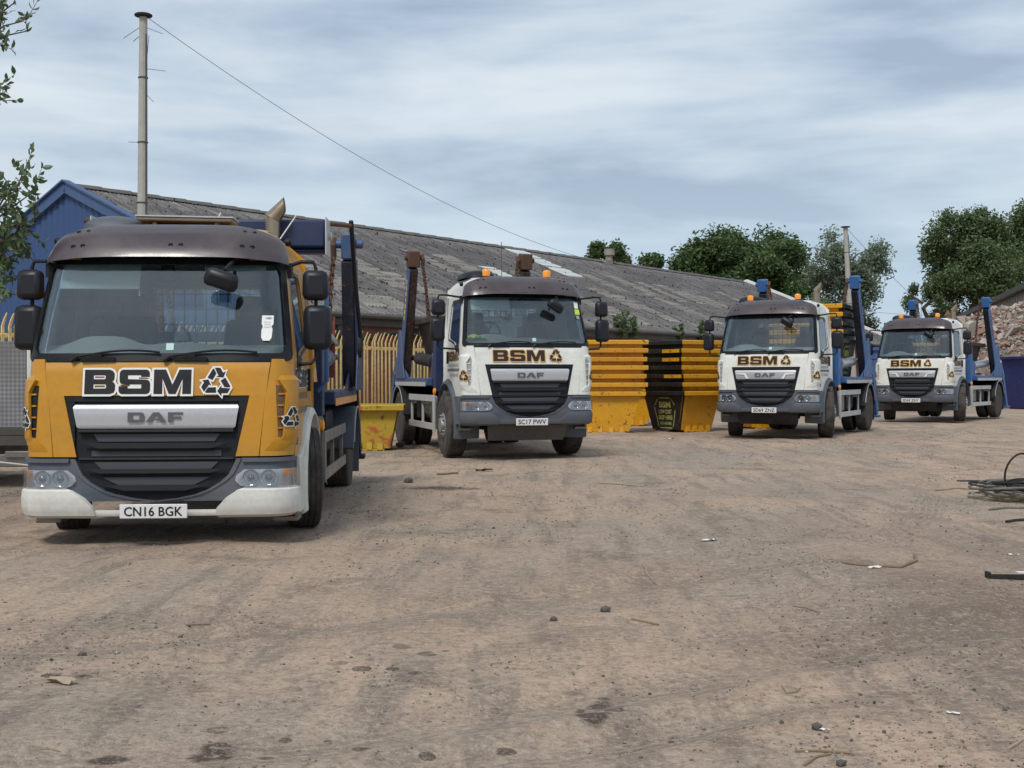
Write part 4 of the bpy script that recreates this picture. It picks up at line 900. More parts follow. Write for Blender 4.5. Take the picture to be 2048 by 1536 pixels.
        if cfg['k'] > 1 and not low:
            m = MB(); A_, B_ = Vector((sg*.094, py+.05, pz-.1)), Vector((sg*.094, ty+.03, tz-.28)); dd = (B_-A_)
            for q in range(7): a_ = A_+dd*(.52+.055*q); m.beam(a_, a_+dd*.036, .004, .10 if q % 3 else .07, (0, 1, 0))
            m.build('faded_decal', 'red_rust' if cfg['k'] > 2 else 'sticker_gold', ae, smooth=False)
        # hydraulic ram along the deck to the arm foot
        m = MB(); m.tube([(sg*.86, y0_+.95, Z0+.42), (sg*.90, py-.45, Z0+.50)], .115, 20); m.tube([(sg*.90, py-.45, Z0+.50), (sg*.95, py+.02, Z0+.52)], .05, 12)
        m.build('hydraulic_ram', 'chrome_ram' if cfg['k'] != 2 else 'chassis_dark', root, ang=50)
        m = MB()
        for k in (0, .13): m.prism([(y0_+.70, Z0+.1), (y0_+1.05, Z0+.1), (y0_+1.0, Z0+.50), (y0_+.90, Z0+.58), (y0_+.80, Z0+.50)], lambda a, b, d, sg=sg, k=k: Vector((sg*(.78+k+d), a, b)), .02)
        m.build('ram_bracket', BL, root, .008)
        # stabiliser leg
        m = MB(); m.beam((sg*1.10, RA+.62, Z0+.25), (sg*1.10, LEN+.05, .34), .15, .20, (0, 1, 0)); m.bx(sg*.98, sg*1.22, LEN-.08, LEN+.20, .28, .34); m.build('stabiliser_leg', BL if not low else 'black_plastic', root, .01)
    m = MB(); m.bx(-1.1, 1.1, LEN-.12, LEN, .45, .58); 
    m.build('rear_bar', 'chassis_dark', root, .01)
    if low:    # roll-over sheeting system across the top
        sy = CB+.60; ss = empty('sheeting_system', (0, 0, 0)); ss.parent = root
        m = MB(); m.box((0, sy, 2.73), (2.22, .34, .27)); m.bx(-1.11, 1.11, sy-.12, sy+.12, 2.55, 2.595); m.build('sheet_housing', 'navy_steel', ss, .03, ang=50)
        m = MB(); m.bx(-1.125, -1.112, sy-.2, sy+.2, 2.52, 2.89); m.build('housing_end', 'guard_silver', ss, .01); m = MB(); m.bx(1.112, 1.125, sy-.2, sy+.2, 2.52, 2.89); m.tube([(1.12, sy, 2.72), (1.16, sy, 2.72)], .04, 12); m.build('housing_end', 'guard_silver', ss, .01)
        m = MB(); m.tube([(.95, sy+.1, 2.87), (1.32, sy+.35, 2.87)], .022, 8); m.tube([(-1.15, sy, 2.86), (-1.22, sy, 2.86)], .035, 8); m.build('sheet_roller', 'rusty_steel', ss)
        for sg in (-1, 1):
            m = MB(); m.tube([(sg*1.32, sy+.35, 2.92), (sg*1.33, sy+.7, 2.35), (sg*1.34, sy+1.3, 1.85), (sg*1.33, sy+1.5, 1.7)], .025, 8); m.lathe([(-.02, .15), (.02, .15), (.02, .11), (-.02, .11)], (sg*1.33, sy+1.5, 1.70), 'x', 20); m.build('sheet_arm', 'chassis_dark', ss, .006)
        m = MB(); m.tube([(1.05, CB+.25, 1.2), (1.14, CB+.25, 1.3), (1.14, CB+.25, 2.2), (1.10, CB+.25, 2.27), (.95, CB+.25, 2.27)], .022, 8); m.build('grab_rail', 'bright_blue', root)
        for sg in (-1, 1): m = MB(); m.box((sg*.92, y0_+1.6, Z0+.72), (.20, 1.5, .07), rotm(R(-4))); m.build('deck_rail', 'guard_silver', root, .01)
    m = MB(); 
    for sg in (-1, 1): m.bx(sg*.82, sg*1.08, LEN, LEN+.05, .60, .75)
    m.build('tail_lamp', 'red_rust', root)
    return root
# ------------------------------------------------------------------ the four lorries
L1 = lorry(dict(k=1, paint='yellow_paint', dz=-.31, wb=3.76, loc=(-2.80, 9.50, -.03), yaw=.054, plate='CN16 BGK', rim='rim_dark', blue='navy_steel', arm='navy_steel', head='blue_steel', arm_top=(4.55, 2.98), chain_z=1.6,
                exhaust=True, cab_back=1.78, sticker='permit', steer=.22, label='yellow skip lorry with white bumper, nearest the camera'))
L2 = lorry(dict(k=2, paint='white_paint', dz=0, wb=3.80, loc=(.296, 18.93, .005), yaw=.2703, plate='SC17 PWV', rim='rim_steel', blue='blue_steel', arm='blue_steel', head='rusty_steel', arm_top=(4.05, 3.62), chain_z=2.3,
                beacons=True, cab_back=1.65, sticker='three', vis=True, aerial=-.12, label='white skip lorry with rusty arm heads, parked next beyond the yellow lorry'))
L3 = lorry(dict(k=3, paint='white_paint', dz=0, wb=3.80, loc=(5.244, 25.14, .01), yaw=-.469, plate='SD69 ZNZ', rim='rim_steel', blue='bright_blue', arm='bright_blue', head='bright_blue', arm_top=(3.85, 3.60), chain_z=2.6,
                beacons=True, cab_back=1.65, hooks=True, exhaust=True, steer=.26, label='white skip lorry parked beside the stacked skips, carrying black and yellow skips'))
L4 = lorry(dict(k=4, paint='white_paint', dz=0, wb=3.80, loc=(11.117, 33.72, .04), yaw=-.602, plate='SD69 ZNY', rim='rim_steel', blue='bright_blue', arm='bright_blue', head='bright_blue', arm_top=(3.85, 3.60), chain_z=2.3,
                beacons=True, cab_back=1.65, hooks=True, exhaust=True, steer=.26, aerial=-.1, label='farthest white skip lorry, parked in front of the rubble heap'))
def local(Lr, x, y, z): 
    c, s = math.cos(Lr.rotation_euler[2]), math.sin(Lr.rotation_euler[2]); p = Lr.location; return (p.x+c*x-s*y, p.y+s*x+c*y, p.z+z)
# hi-vis vest on the dashboard of the second lorry
m = MB(); vs = []; n = 12
for i in range(n):
    for j in range(8): a, b = i/(n-1), j/7; vs.append((-.17+.34*a, -.09+.18*b, .06*(1-abs(2*a-1)**2)*(.5+.9*RNG.rand())+.10*(1-a)*(.6+.4*b)+.01))
m.add(vs, [(i*8+j, i*8+j+1, (i+1)*8+j+1, (i+1)*8+j) for i in range(n-1) for j in range(7)]); vest = m.build('vest', 'hivis'); vest.location = local(L2, -.77, .34, 1.84); vest.rotation_euler = (0, 0, .27)
tag(vest, 'crumpled yellow-green vest lying on the dashboard of a white lorry', 'vest')
# ------------------------------------------------------------------ ground
def axis(lo, hi, st, far, g=1.18):
    a = list(np.arange(lo, hi+1e-6, st)); s = st; x = a[0]; L_ = []
    while x > -far: s *= g; x -= s; L_.append(x)
    s = st; x = a[-1]; H_ = []
    while x < far: s *= g; x += s; H_.append(x)
    return np.array(L_[::-1]+a+H_)
gx, gy = axis(-8, 15, .085, 900), axis(2.6, 32, .085, 900)
X, Y = np.meshgrid(gx, gy)
def vnoise(X, Y, s, seed):
    r = np.random.RandomState(seed).rand(64, 64); x, y = X*s, Y*s; xi, yi = np.floor(x).astype(int), np.floor(y).astype(int); fx, fy = x-xi, y-yi; fx = fx*fx*(3-2*fx); fy = fy*fy*(3-2*fy)
    g = lambda i, j: r[i % 64, j % 64]
    return (g(xi, yi)*(1-fx)+g(xi+1, yi)*fx)*(1-fy)+(g(xi, yi+1)*(1-fx)+g(xi+1, yi+1)*fx)*fy-.5
def gheight(X, Y):
    m = np.clip(1-np.maximum(np.abs(X-3)-11, np.abs(Y-17)-15)/6, 0, 1)
    c, s = math.cos(R(35)), math.sin(R(35)); U, V = c*X-s*Y*1.0, s*X+c*Y
    h = .05*vnoise(X, Y, .5, 1)+.028*vnoise(X, Y, 1.7, 2)+.018*vnoise(U*2.8, V*.5, 1, 3)+.010*vnoise(X, Y, 5.5, 4)
    # tyre ruts sweeping across the yard
    for rr, w_, a in [(q[0]+.0, q[1], .020) for q in TRACKS]:
        d = np.hypot(X+6.0, Y-16.0)-rr-.5*vnoise(X, Y, .35, 17); h -= a*np.exp(-(d/w_)**2)*(1+.5*np.sin(np.arctan2(Y-16, X+6.0)*rr*22)*.4); h += a*.6*np.exp(-((np.abs(d)-w_*1.7)/(w_*.5))**2)
    d = np.hypot((X-2.75)/1.15, (Y-7.6)/1.0); 
    for q in range(4): h -= .016*np.exp(-((d-.95-q*.09)/.026)**2)*(X > 2.7)*(Y < 8.4)
    return h*m
Z = gheight(X, Y); V = np.stack([X, Y, Z], -1).reshape(-1, 3); ny, nx = X.shape; idx = np.arange(nx*ny).reshape(ny, nx)
F = np.stack([idx[:-1, :-1], idx[:-1, 1:], idx[1:, 1:], idx[1:, :-1]], -1).reshape(-1, 4)
gd = raw_mesh('ground', V, F, 'dirt_ground', True); tag(gd, kind='structure')
def gz(x, y): return float(gheight(np.array([[x]]), np.array([[y]]))[0, 0])
# loose stones: nobody could count them
ico_v = []; ico_f = []
bm = bmesh.new(); bmesh.ops.create_icosphere(bm, subdivisions=1, radius=1); ico_v = np.array([v.co[:] for v in bm.verts]); ico_f = np.array([[v.index for v in f.verts] for f in bm.faces]); bm.free()
def scatter(name, pts, sizes, mat, flat=(.5, .9), rng=RNG, parent=None):
    n = len(pts); VS = []; FS = []
    for i in range(n):
        a = rng.rand()*6.28; c, s = math.cos(a), math.sin(a); k = sizes[i]*np.array([rng.uniform(.7, 1.3), rng.uniform(.6, 1.1), rng.uniform(*flat)]); v = ico_v*(1+rng.uniform(-.22, .22, (12, 1)))*k
        if flat[0] < .35: t = rng.uniform(-.6, .6); v = np.stack([v[:, 0], v[:, 1]*math.cos(t)-v[:, 2]*math.sin(t), v[:, 1]*math.sin(t)+v[:, 2]*math.cos(t)], -1)
        v = np.stack([v[:, 0]*c-v[:, 1]*s, v[:, 0]*s+v[:, 1]*c, v[:, 2]], -1)+pts[i]; VS.append(v); FS.append(ico_f+12*i)
    return raw_mesh(name, np.concatenate(VS), np.concatenate(FS), mat, False, parent)
n = 30000; D = 3.6*np.exp(RNG.rand(n)*math.log(30/3.6)); xs = (RNG.rand(n)*2-1)*(.50*D+.6)
cl = vnoise(xs, D, 1.1, 9)+.6*vnoise(xs, D, 3.3, 10); keep = cl > -.12+RNG.rand(n)*.35; xs, D = xs[keep], D[keep]
zs = gheight(xs[None], D[None])[0]; sz = .0024+.006*RNG.rand(len(xs))**4+.006*(RNG.rand(len(xs)) > .975)+.00025*D
st = scatter('gravel', np.stack([xs, D, zs+sz*.25], -1), sz, 'pebble'); tag(st, 'loose small stones and grit scattered over the yard', 'gravel', kind='stuff')
# ------------------------------------------------------------------ bits lying on the ground
def ground_tube(name, pix, r, mat, label, cat, z=.0, n=7, wob=0):
    m = MB(); P = []
    for a, b in zip(pix, pix[1:]):
        for k in range(4):
            p = gp(a[0]+(b[0]-a[0])*k/4, a[1]+(b[1]-a[1])*k/4); P.append((p.x+wob*random.uniform(-1, 1), p.y+wob*random.uniform(-1, 1), gz(p.x, p.y)+r*.8+z))
    p = gp(*pix[-1]); P.append((p.x, p.y, gz(p.x, p.y)+r*.8)); c = P[0]; m.tube([tuple(np.array(q)-np.array(c)) for q in P], r, n); o = m.build(name, mat); o.location = c; return tag(o, label, cat)
ground_tube('twig', [(1682, 1136), (1740, 1138), (1800, 1140), (1815, 1134), (1832, 1128), (1828, 1118)], .011, 'wood', 'bent brown stick with a hooked end lying across the tyre marks', 'stick')
ground_tube('twig', [(1588, 1500), (1630, 1501), (1705, 1508)], .005, 'wood', 'long thin cane lying near the bottom edge of the yard', 'stick')
ground_tube('twig', [(1606, 1527), (1632, 1512), (1660, 1508)], .005, 'wood', 'short curved cane under the long thin cane', 'stick')
ground_tube('twig', [(1586, 1217), (1610, 1220), (1640, 1228)], .004, 'wood', 'short straight brown stick on bare dirt mid-yard', 'stick')
ground_tube('twig', [(1284, 1132), (1293, 1148), (1316, 1162)], .004, 'stick_pale', 'pale crooked twig left of the tyre marks', 'stick')
ground_tube('twig', [(1262, 1241), (1290, 1246), (1316, 1252)], .006, 'wood', 'thin dark twig between two dirt patches', 'stick')
ground_tube('twig', [(2015, 1508), (2032, 1496), (2047, 1482)], .005, 'stick_pale', 'wavy pale twig in the bottom right corner', 'stick')
ground_tube('twig', [(874, 949), (890, 948), (915, 945)], .016, 'wood', 'dark stick on the dirt in front of the first white lorry', 'stick')
ground_tube('twig', [(1150+45, 964), (1240, 967), (1290, 971)], .01, 'stick_pale', 'thin pale rod in front of the stacked skips', 'stick')
ground_tube('twig', [(70, 1506), (95, 1503), (118, 1505)], .002, 'wood', 'tiny curved twig at the bottom left', 'stick')
ground_tube('twig', [(1562, 1380), (1572, 1387), (1590, 1386), (1600, 1381)], .003, 'wood', 'small curved twig by an oil stain', 'stick')
ground_tube('twig', [(370, 1249), (395, 1248), (420, 1247)], .004, 'wood', 'thin black twig in front of the yellow lorry', 'stick')
# tangle of old cable at the right edge
e = empty('cable_coil', gp(2045, 1003)); tag(e, 'tangled coil of old grey and cream cable lying at the right edge', 'cable'); c0 = e.location.copy()
for nm, mt, k0, k1, rr in (('cable', 'cable_cream', 0, 5, .010), ('cable', 'cable_grey', 5, 13, .011), ('cable', 'cable_black', 13, 17, .010)):
    m = MB()
    for k in range(k0, k1):
        a0 = random.uniform(0, 6.28); rx, ry = random.uniform(.32, .60), random.uniform(.28, .5); cx, cy = random.uniform(-.02, .3), random.uniform(-.12, .15); zz = .02+.009*k
        m.tube([(cx+rx*math.cos(a0+t*.35)*(1+.05*math.sin(t*2+k)), cy+ry*math.sin(a0+t*.35)*(1+.07*math.sin(t*1.3+k)), zz+.05*math.sin(t*.8+k)*.5+.02) for t in [q*.5 for q in range(44)]], rr, 6)
    o = m.build(nm, mt, e)
m = MB(); m.tube([(-.02+.22*math.cos(t)+.10*t/6, .04*math.sin(t*2), .20+.26*math.sin(t)+.02*t) for t in [q*.22 for q in range(2, 34)]], .011, 7); m.tube([(.28+.20*math.cos(t), .12, .10+.17*math.sin(t)) for t in [q*.2 for q in range(-1, 19)]], .011, 7); m.build('cable', 'cable_black', e)
ground_tube('cable', [(1915, 966), (1960, 968), (2010, 974), (2047, 977)], .010, 'cable_black', 'thin black wire running to the cable tangle', 'cable', wob=.02)
ground_tube('cable', [(1868, 978), (1920, 982), (1965, 984)], .008, 'wood', 'thin brown wire left of the cable tangle', 'cable', wob=.02)
ground_tube('cable', [(1978, 1027), (2010, 1023), (2060, 1022)], .012, 'cable_grey', 'grey rod lying just below the cable tangle', 'cable')
ground_tube('cable', [(2012, 1046), (2030, 1043), (2060, 1042)], .014, 'cable_black', 'short black cable end at the right edge', 'cable')
p = gp(2025, 1163); e = MB(); e.bx(-.16, .34, -.02, .03, .0, .006); e.bx(-.16, .34, -.022, -.016, .006, .035); e.bx(-.16, -.14, -.02, .05, .006, .045); o = e.build('metal_bar', 'cable_black'); o.location = (p.x, p.y, gz(p.x, p.y)); o.rotation_euler = (0, 0, -.08); tag(o, 'black metal bar lying at the right edge of the yard', 'metal bar')
m = MB(); m.bx(-.06, .22, -.02, .03, .036, .042); o = m.build('metal_strip', 'paper'); o.location = (p.x+.1, p.y+.03, gz(p.x, p.y)+.0); tag(o, 'white strip of scrap resting on the black metal bar', 'scrap strip')
for px, py, sz, mt, lb in ((1418, 1086, .05, 'paper', 'crumpled white scrap of paper on the dirt mid-yard'), (1642, 1463, .022, 'paper', 'small white scrap beside a dark lump near the bottom'), (1748, 1142, .04, 'paper', 'white sliver under the bent brown stick'), (1905, 1434, .02, 'paper', 'tiny white scrap near a dark patch at lower right'), (2027, 1109, .03, 'paper', 'white scrap on the dark dirt by the right edge'),
                       (120, 1366, .055, 'stick_pale', 'dry curled leaf on the dirt at the lower left'), (968, 942, .10, 'chassis_dark', 'flattened dark rag on the dirt in front of the first white lorry'), (1342, 876, .06, 'paper', 'white scrap below the black skip sign'), (1201, 873, .06, 'paper', 'white scrap below the yellow skip stack')):
    p = gp(px, py); m = MB(); k = 5; vs = [(sz*(-1+2*i/(k-1))*1.2, sz*(-.5+j/(k-1)), sz*.35*random.random()) for i in range(k) for j in range(k)]
    m.add(vs, [(i*k+j, i*k+j+1, (i+1)*k+j+1, (i+1)*k+j) for i in range(k-1) for j in range(k-1)]); o = m.build('leaf' if 'leaf' in lb else ('rag' if 'rag' in lb else 'scrap'), mt, smooth=False); o.location = (p.x, p.y, gz(p.x, p.y)+.004); o.rotation_euler = (0, 0, random.uniform(-.6, .6)); tag(o, lb, 'leaf' if 'leaf' in lb else ('rag' if 'rag' in lb else 'litter'))
for px, py, sz, lb in ((800, 895, .095, 'dark round stone beside the old yellow skip'), (817, 963, .06, 'dark lump of tarmac in front of the yellow lorry rear wheel'), (1107, 1238, .022, 'small brown stone alone on smooth dirt'), (1210, 1222, .03, 'dark stone right of the small brown stone'), (163, 1298, .02, 'tiny pointed dark stone lower left'), (1633, 1461, .022, 'dark lump next to a white scrap'), (1680, 1528, .02, 'small stone under the thin canes')):
    p = gp(px, py); m = MB(); m.add((ico_v*(1+RNG.uniform(-.15, .15, (12, 1)))*np.array([1.1, .9, .7])*sz).tolist(), ico_f.tolist()); o = m.build('stone', 'concrete_dark', smooth=False); o.location = (p.x, p.y, gz(p.x, p.y)+sz*.5); tag(o, lb, 'stone')
# ------------------------------------------------------------------ long building with asbestos roof and blue gable
BO = Vector((-3.81, 32.5, 0)); BD = Vector((.591, .807, 0)).normalized(); BN = Vector((-BD.y, BD.x, 0)); T0, T1 = -2.82, 43.0; HW = 9.37; HE, HR = 3.1, 7.0
bld = empty('warehouse', BO+BD*T0, math.atan2(BD.y, BD.x)); tag(bld, 'long brick warehouse with a weathered grey corrugated roof and blue metal gable', 'warehouse'); LN = T1-T0
m = MB(); m.bx(.02, LN, 0, .22, 0, HE-.05); m.bx(LN-.2, LN, .22, 2*HW, 0, HE-.05); wl = m.build('brick_wall', 'red_brick', bld, smooth=False)
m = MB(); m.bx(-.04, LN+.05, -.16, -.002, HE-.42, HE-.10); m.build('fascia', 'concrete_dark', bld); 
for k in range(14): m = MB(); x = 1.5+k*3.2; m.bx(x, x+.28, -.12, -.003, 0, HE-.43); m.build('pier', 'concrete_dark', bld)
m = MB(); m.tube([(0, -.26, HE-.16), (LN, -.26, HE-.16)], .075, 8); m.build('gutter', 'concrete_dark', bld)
# corrugated roof slopes
def roofmesh(name, t0, t1, s0, s1, side, lift=0, mat='asbestos_roof', dens=.0365, jag=True):
    n = int((t1-t0)/dens); ts = np.linspace(t0, t1, n+1); rows = []
    sv = np.linspace(s0, s1, 8)
    V = []; 
    for i, s in enumerate(sv):
        for lay in ((0, 1) if 0 < i < 7 else (0,)):
            lap = .035*lay
            z = HE+(HR-HE)*s/HW+.028*np.cos(ts*2*math.pi/.146)+lift+lap
            y = np.full_like(ts, s if side == 0 else 2*HW-s)
            if i == 0 and jag: y = y-.22*(1 if side == 0 else -1); z = z-.09
            V.append(np.stack([ts, y, z], -1))
    V = np.concatenate(V); k = len(V)//(n+1); idx = np.arange(k*(n+1)).reshape(k, n+1); F = np.stack([idx[:-1, :-1], idx[:-1, 1:], idx[1:, 1:], idx[1:, :-1]], -1).reshape(-1, 4)
    return raw_mesh(name, V, F, mat, True, bld)
roofmesh('roof', -.15, LN+.15, 0, HW, 0); roofmesh('roof', -.15, LN+.15, 0, HW, 1)
# ridge tiles
m = MB(); k = int(LN/1.05)
for i in range(k): x = i*1.05; m.add([(x, HW-.32, HR-.08), (x, HW, HR+.07), (x, HW+.32, HR-.08), (x+1.09, HW-.32, HR-.06), (x+1.09, HW, HR+.095), (x+1.09, HW+.32, HR-.06), (x+.2, HW, HR+.075)], [(0, 1, 4, 3), (1, 2, 5, 4)])
m.build('ridge_capping', 'concrete_dark', bld, smooth=False)
# hooked roof bolts, one row per purlin
m = MB(); sl = math.atan2(HR-HE, HW)
for s in np.linspace(.25, HW-.3, 13):
    for t in np.arange(.1, LN, .44):
        if RNG.rand() < .35: continue
        tt = t+RNG.uniform(-.2, .2); s_ = s+RNG.uniform(-.05, .05); z = HE+(HR-HE)*s_/HW+.02; h = RNG.uniform(.02, .06)*(1+(RNG.rand() > .9)); m.box((tt, s_, z+h/2), (RNG.uniform(.02, .05), .04, h))
m.build('roof_bolts', 'cap_dark', bld, smooth=False)
def roof_ts(px, py):
    """where the sight line through a pixel of the photograph meets the near roof slope"""
    r = ray(px, py); A = Vector((0, 0, HCAM)); sl_ = (HR-HE)/HW; n_ = (-BN*sl_+Vector((0, 0, 1))); q = BO+Vector((0, 0, HE)); t = (q-A).dot(n_)/r.dot(n_); p = A+r*t-(BO+BD*T0); return p.dot(BD), p.dot(BN)
strips = [((905, 520), 1, .9), ((690, 512), 2, 2.4), ((745, 548), 1, 2.6), ((870, 528), 1.0, 2.6), ((930, 535), 1, 2.4), ((700, 585), 1, 2.0), ((830, 575), 1, 2.6), ((900, 600), 1, 1.8), ((1215, 570), 1, 2.4), ((1270, 575), 1, 2.6), ((1320, 585), 1, 2.4), ((1360, 590), 1, 2.4), ((1400, 600), 1, 2.2), ((1230, 600), 1, 2.6), ((1290, 618), 1, 2.8), ((1340, 610), 1, 2.6), ((1180, 608), 1, 2.4), ((1390, 628), 1, 2.4), ((1440, 612), 1, 2.2), ((1250, 632), 1, 1.8), ((1060, 560), 1, 2.0), ((980, 555), 1, 2.4), ((790, 610), 1, 1.3), ((660, 555), 1, 2.0), ((1470, 600), 1, 2.0)]
for (px, py), wd_, ln_ in strips:
    t, s = roof_ts(px, py); s1 = min(HW-.4, s+ln_/2); s0 = max(.3, s-ln_/2); t = max(.3, min(LN-1.3, t))
    roofmesh('roof_light', t-.45, t+.45, s0, s1, 0, .012, 'roof_light_dirty', .0365, False)
t, s = roof_ts(1105, 535); roofmesh('roof_light', t-.7, t+.7, s-1.6, HW-.2, 0, .02, 'roof_light_new', .0365, False)
t, s = roof_ts(1008, 552); roofmesh('roof_light', t-.5, t+.4, s-.8, s+.9, 0, .02, 'roof_light_new', .0365, False)
# blue gable
m = MB(); ys = np.arange(0, 2*HW+.01, .075); vs = []; 
for i, y in enumerate(ys):
    x = -.02-(.035 if (i//2) % 2 else 0); h = HE+(HR-HE)*(1-abs(y-HW)/HW)-.12; vs += [(x, y, 0), (x, y, h)]
m.add(vs, [(2*i, 2*i+2, 2*i+3, 2*i+1) for i in range(len(ys)-1)]); m.build('gable_cladding', 'cladding_blue', bld, smooth=False)
for sd in (0, 1):
    m = MB(); y0_ = -.3 if sd == 0 else 2*HW+.3; zz = HE-.125
    m.beam((-.11, y0_, zz-.04), (-.11, HW, HR-.06), .14, .34); m.beam((-.14, y0_, zz+.14), (-.14, HW, HR+.12), .24, .05); m.build('barge_board', 'barge_blue', bld)
m = MB(); m.beam((LN+.17, -.25, HE+.02), (LN+.17, HW, HR+.10), .10, .16); m.beam((LN+.17, 2*HW+.25, HE+.02), (LN+.17, HW, HR+.10), .10, .16); m.build('barge_board', 'sticker_white', bld)
m = MB(); m.bx(-.09, -.055, 0, 2*HW, 2.05, 2.16); m.build('cladding_rail', 'barge_blue', bld)
t, s = roof_ts(1263, 546); s = HW-.2
ve = empty('roof_vent', (t, s, HR-.2)); ve.parent = bld
m = MB(); m.lathe([(-.1, .16), (.5, .16), (.52, .26), (.85, .26), (.87, .30), (.9, 0)], (0, 0, 0), 'z', 16); m.box((-.45, 0, .1), (.5, .5, .3)); m.build('vent_cowl', 'vent_steel', ve)
# black hose strung along the wall top behind the fence
m = MB(); m.tube([BO+BD*t_+BN*(-.35)+Vector((0, 0, 2.42+.10*math.sin(t_*1.9)+(.02*math.sin(t_*5)))) for t_ in np.arange(-2, 5, .35)], .06, 8); o = m.build('hose', 'cable_black'); tag(o, 'thick black hose slung along the top of the brick wall behind the fence', 'hose')
# ------------------------------------------------------------------ palisade fence
FA, FB = Vector((-9.6, 18.5, 0)), Vector((-2.2, 32.0, 0)); FD = (FB-FA).normalized(); FL = (FB-FA).length
fe = empty('palisade_fence', FA, math.atan2(FD.y, FD.x)); tag(fe, 'yellow steel palisade fence running in front of the warehouse', 'fence')
m = MB(); prof = [(-.035, 0), (-.022, -.012), (-.008, -.004), (.008, -.004), (.022, -.012), (.035, 0)]; vs = []
for z, w_, y in ((.1, 1, 0), (2.0, 1, 0), (2.18, 1, -.0), (2.30, .85, -.05), (2.40, .25, -.10)):
    vs += [(a*w_, b+y, z) for a, b in prof]
m.add(vs, [(k*6+j, k*6+j+1, k*6+7+j, k*6+6+j) for k in range(4) for j in range(5)]); pale = m.build('pale', 'fence_yellow', fe, fix=False); pale.modifiers.new('s', 'SOLIDIFY').thickness = .004
npale = 98
for i in range(npale):
    o = pale if i == 0 else pale.copy()
    if i: COL.objects.link(o); o.parent = fe
    o.location = (.08+i*FL/npale, random.uniform(-.01, .01), random.uniform(-.03, .02)); o.rotation_euler = (0, random.uniform(-.015, .015), 0)
for z in (.45, 2.0): m = MB(); m.bx(0, FL, .005, .045, z, z+.05); m.bx(0, FL, .04, .046, z-.02, z+.07); m.build('rail', 'fence_yellow', fe)
for i in range(6): m = MB(); x = .3+i*2.9; m.bx(x-.05, x+.05, .05, .13, 0, 2.15); m.build('post', 'galv', fe)
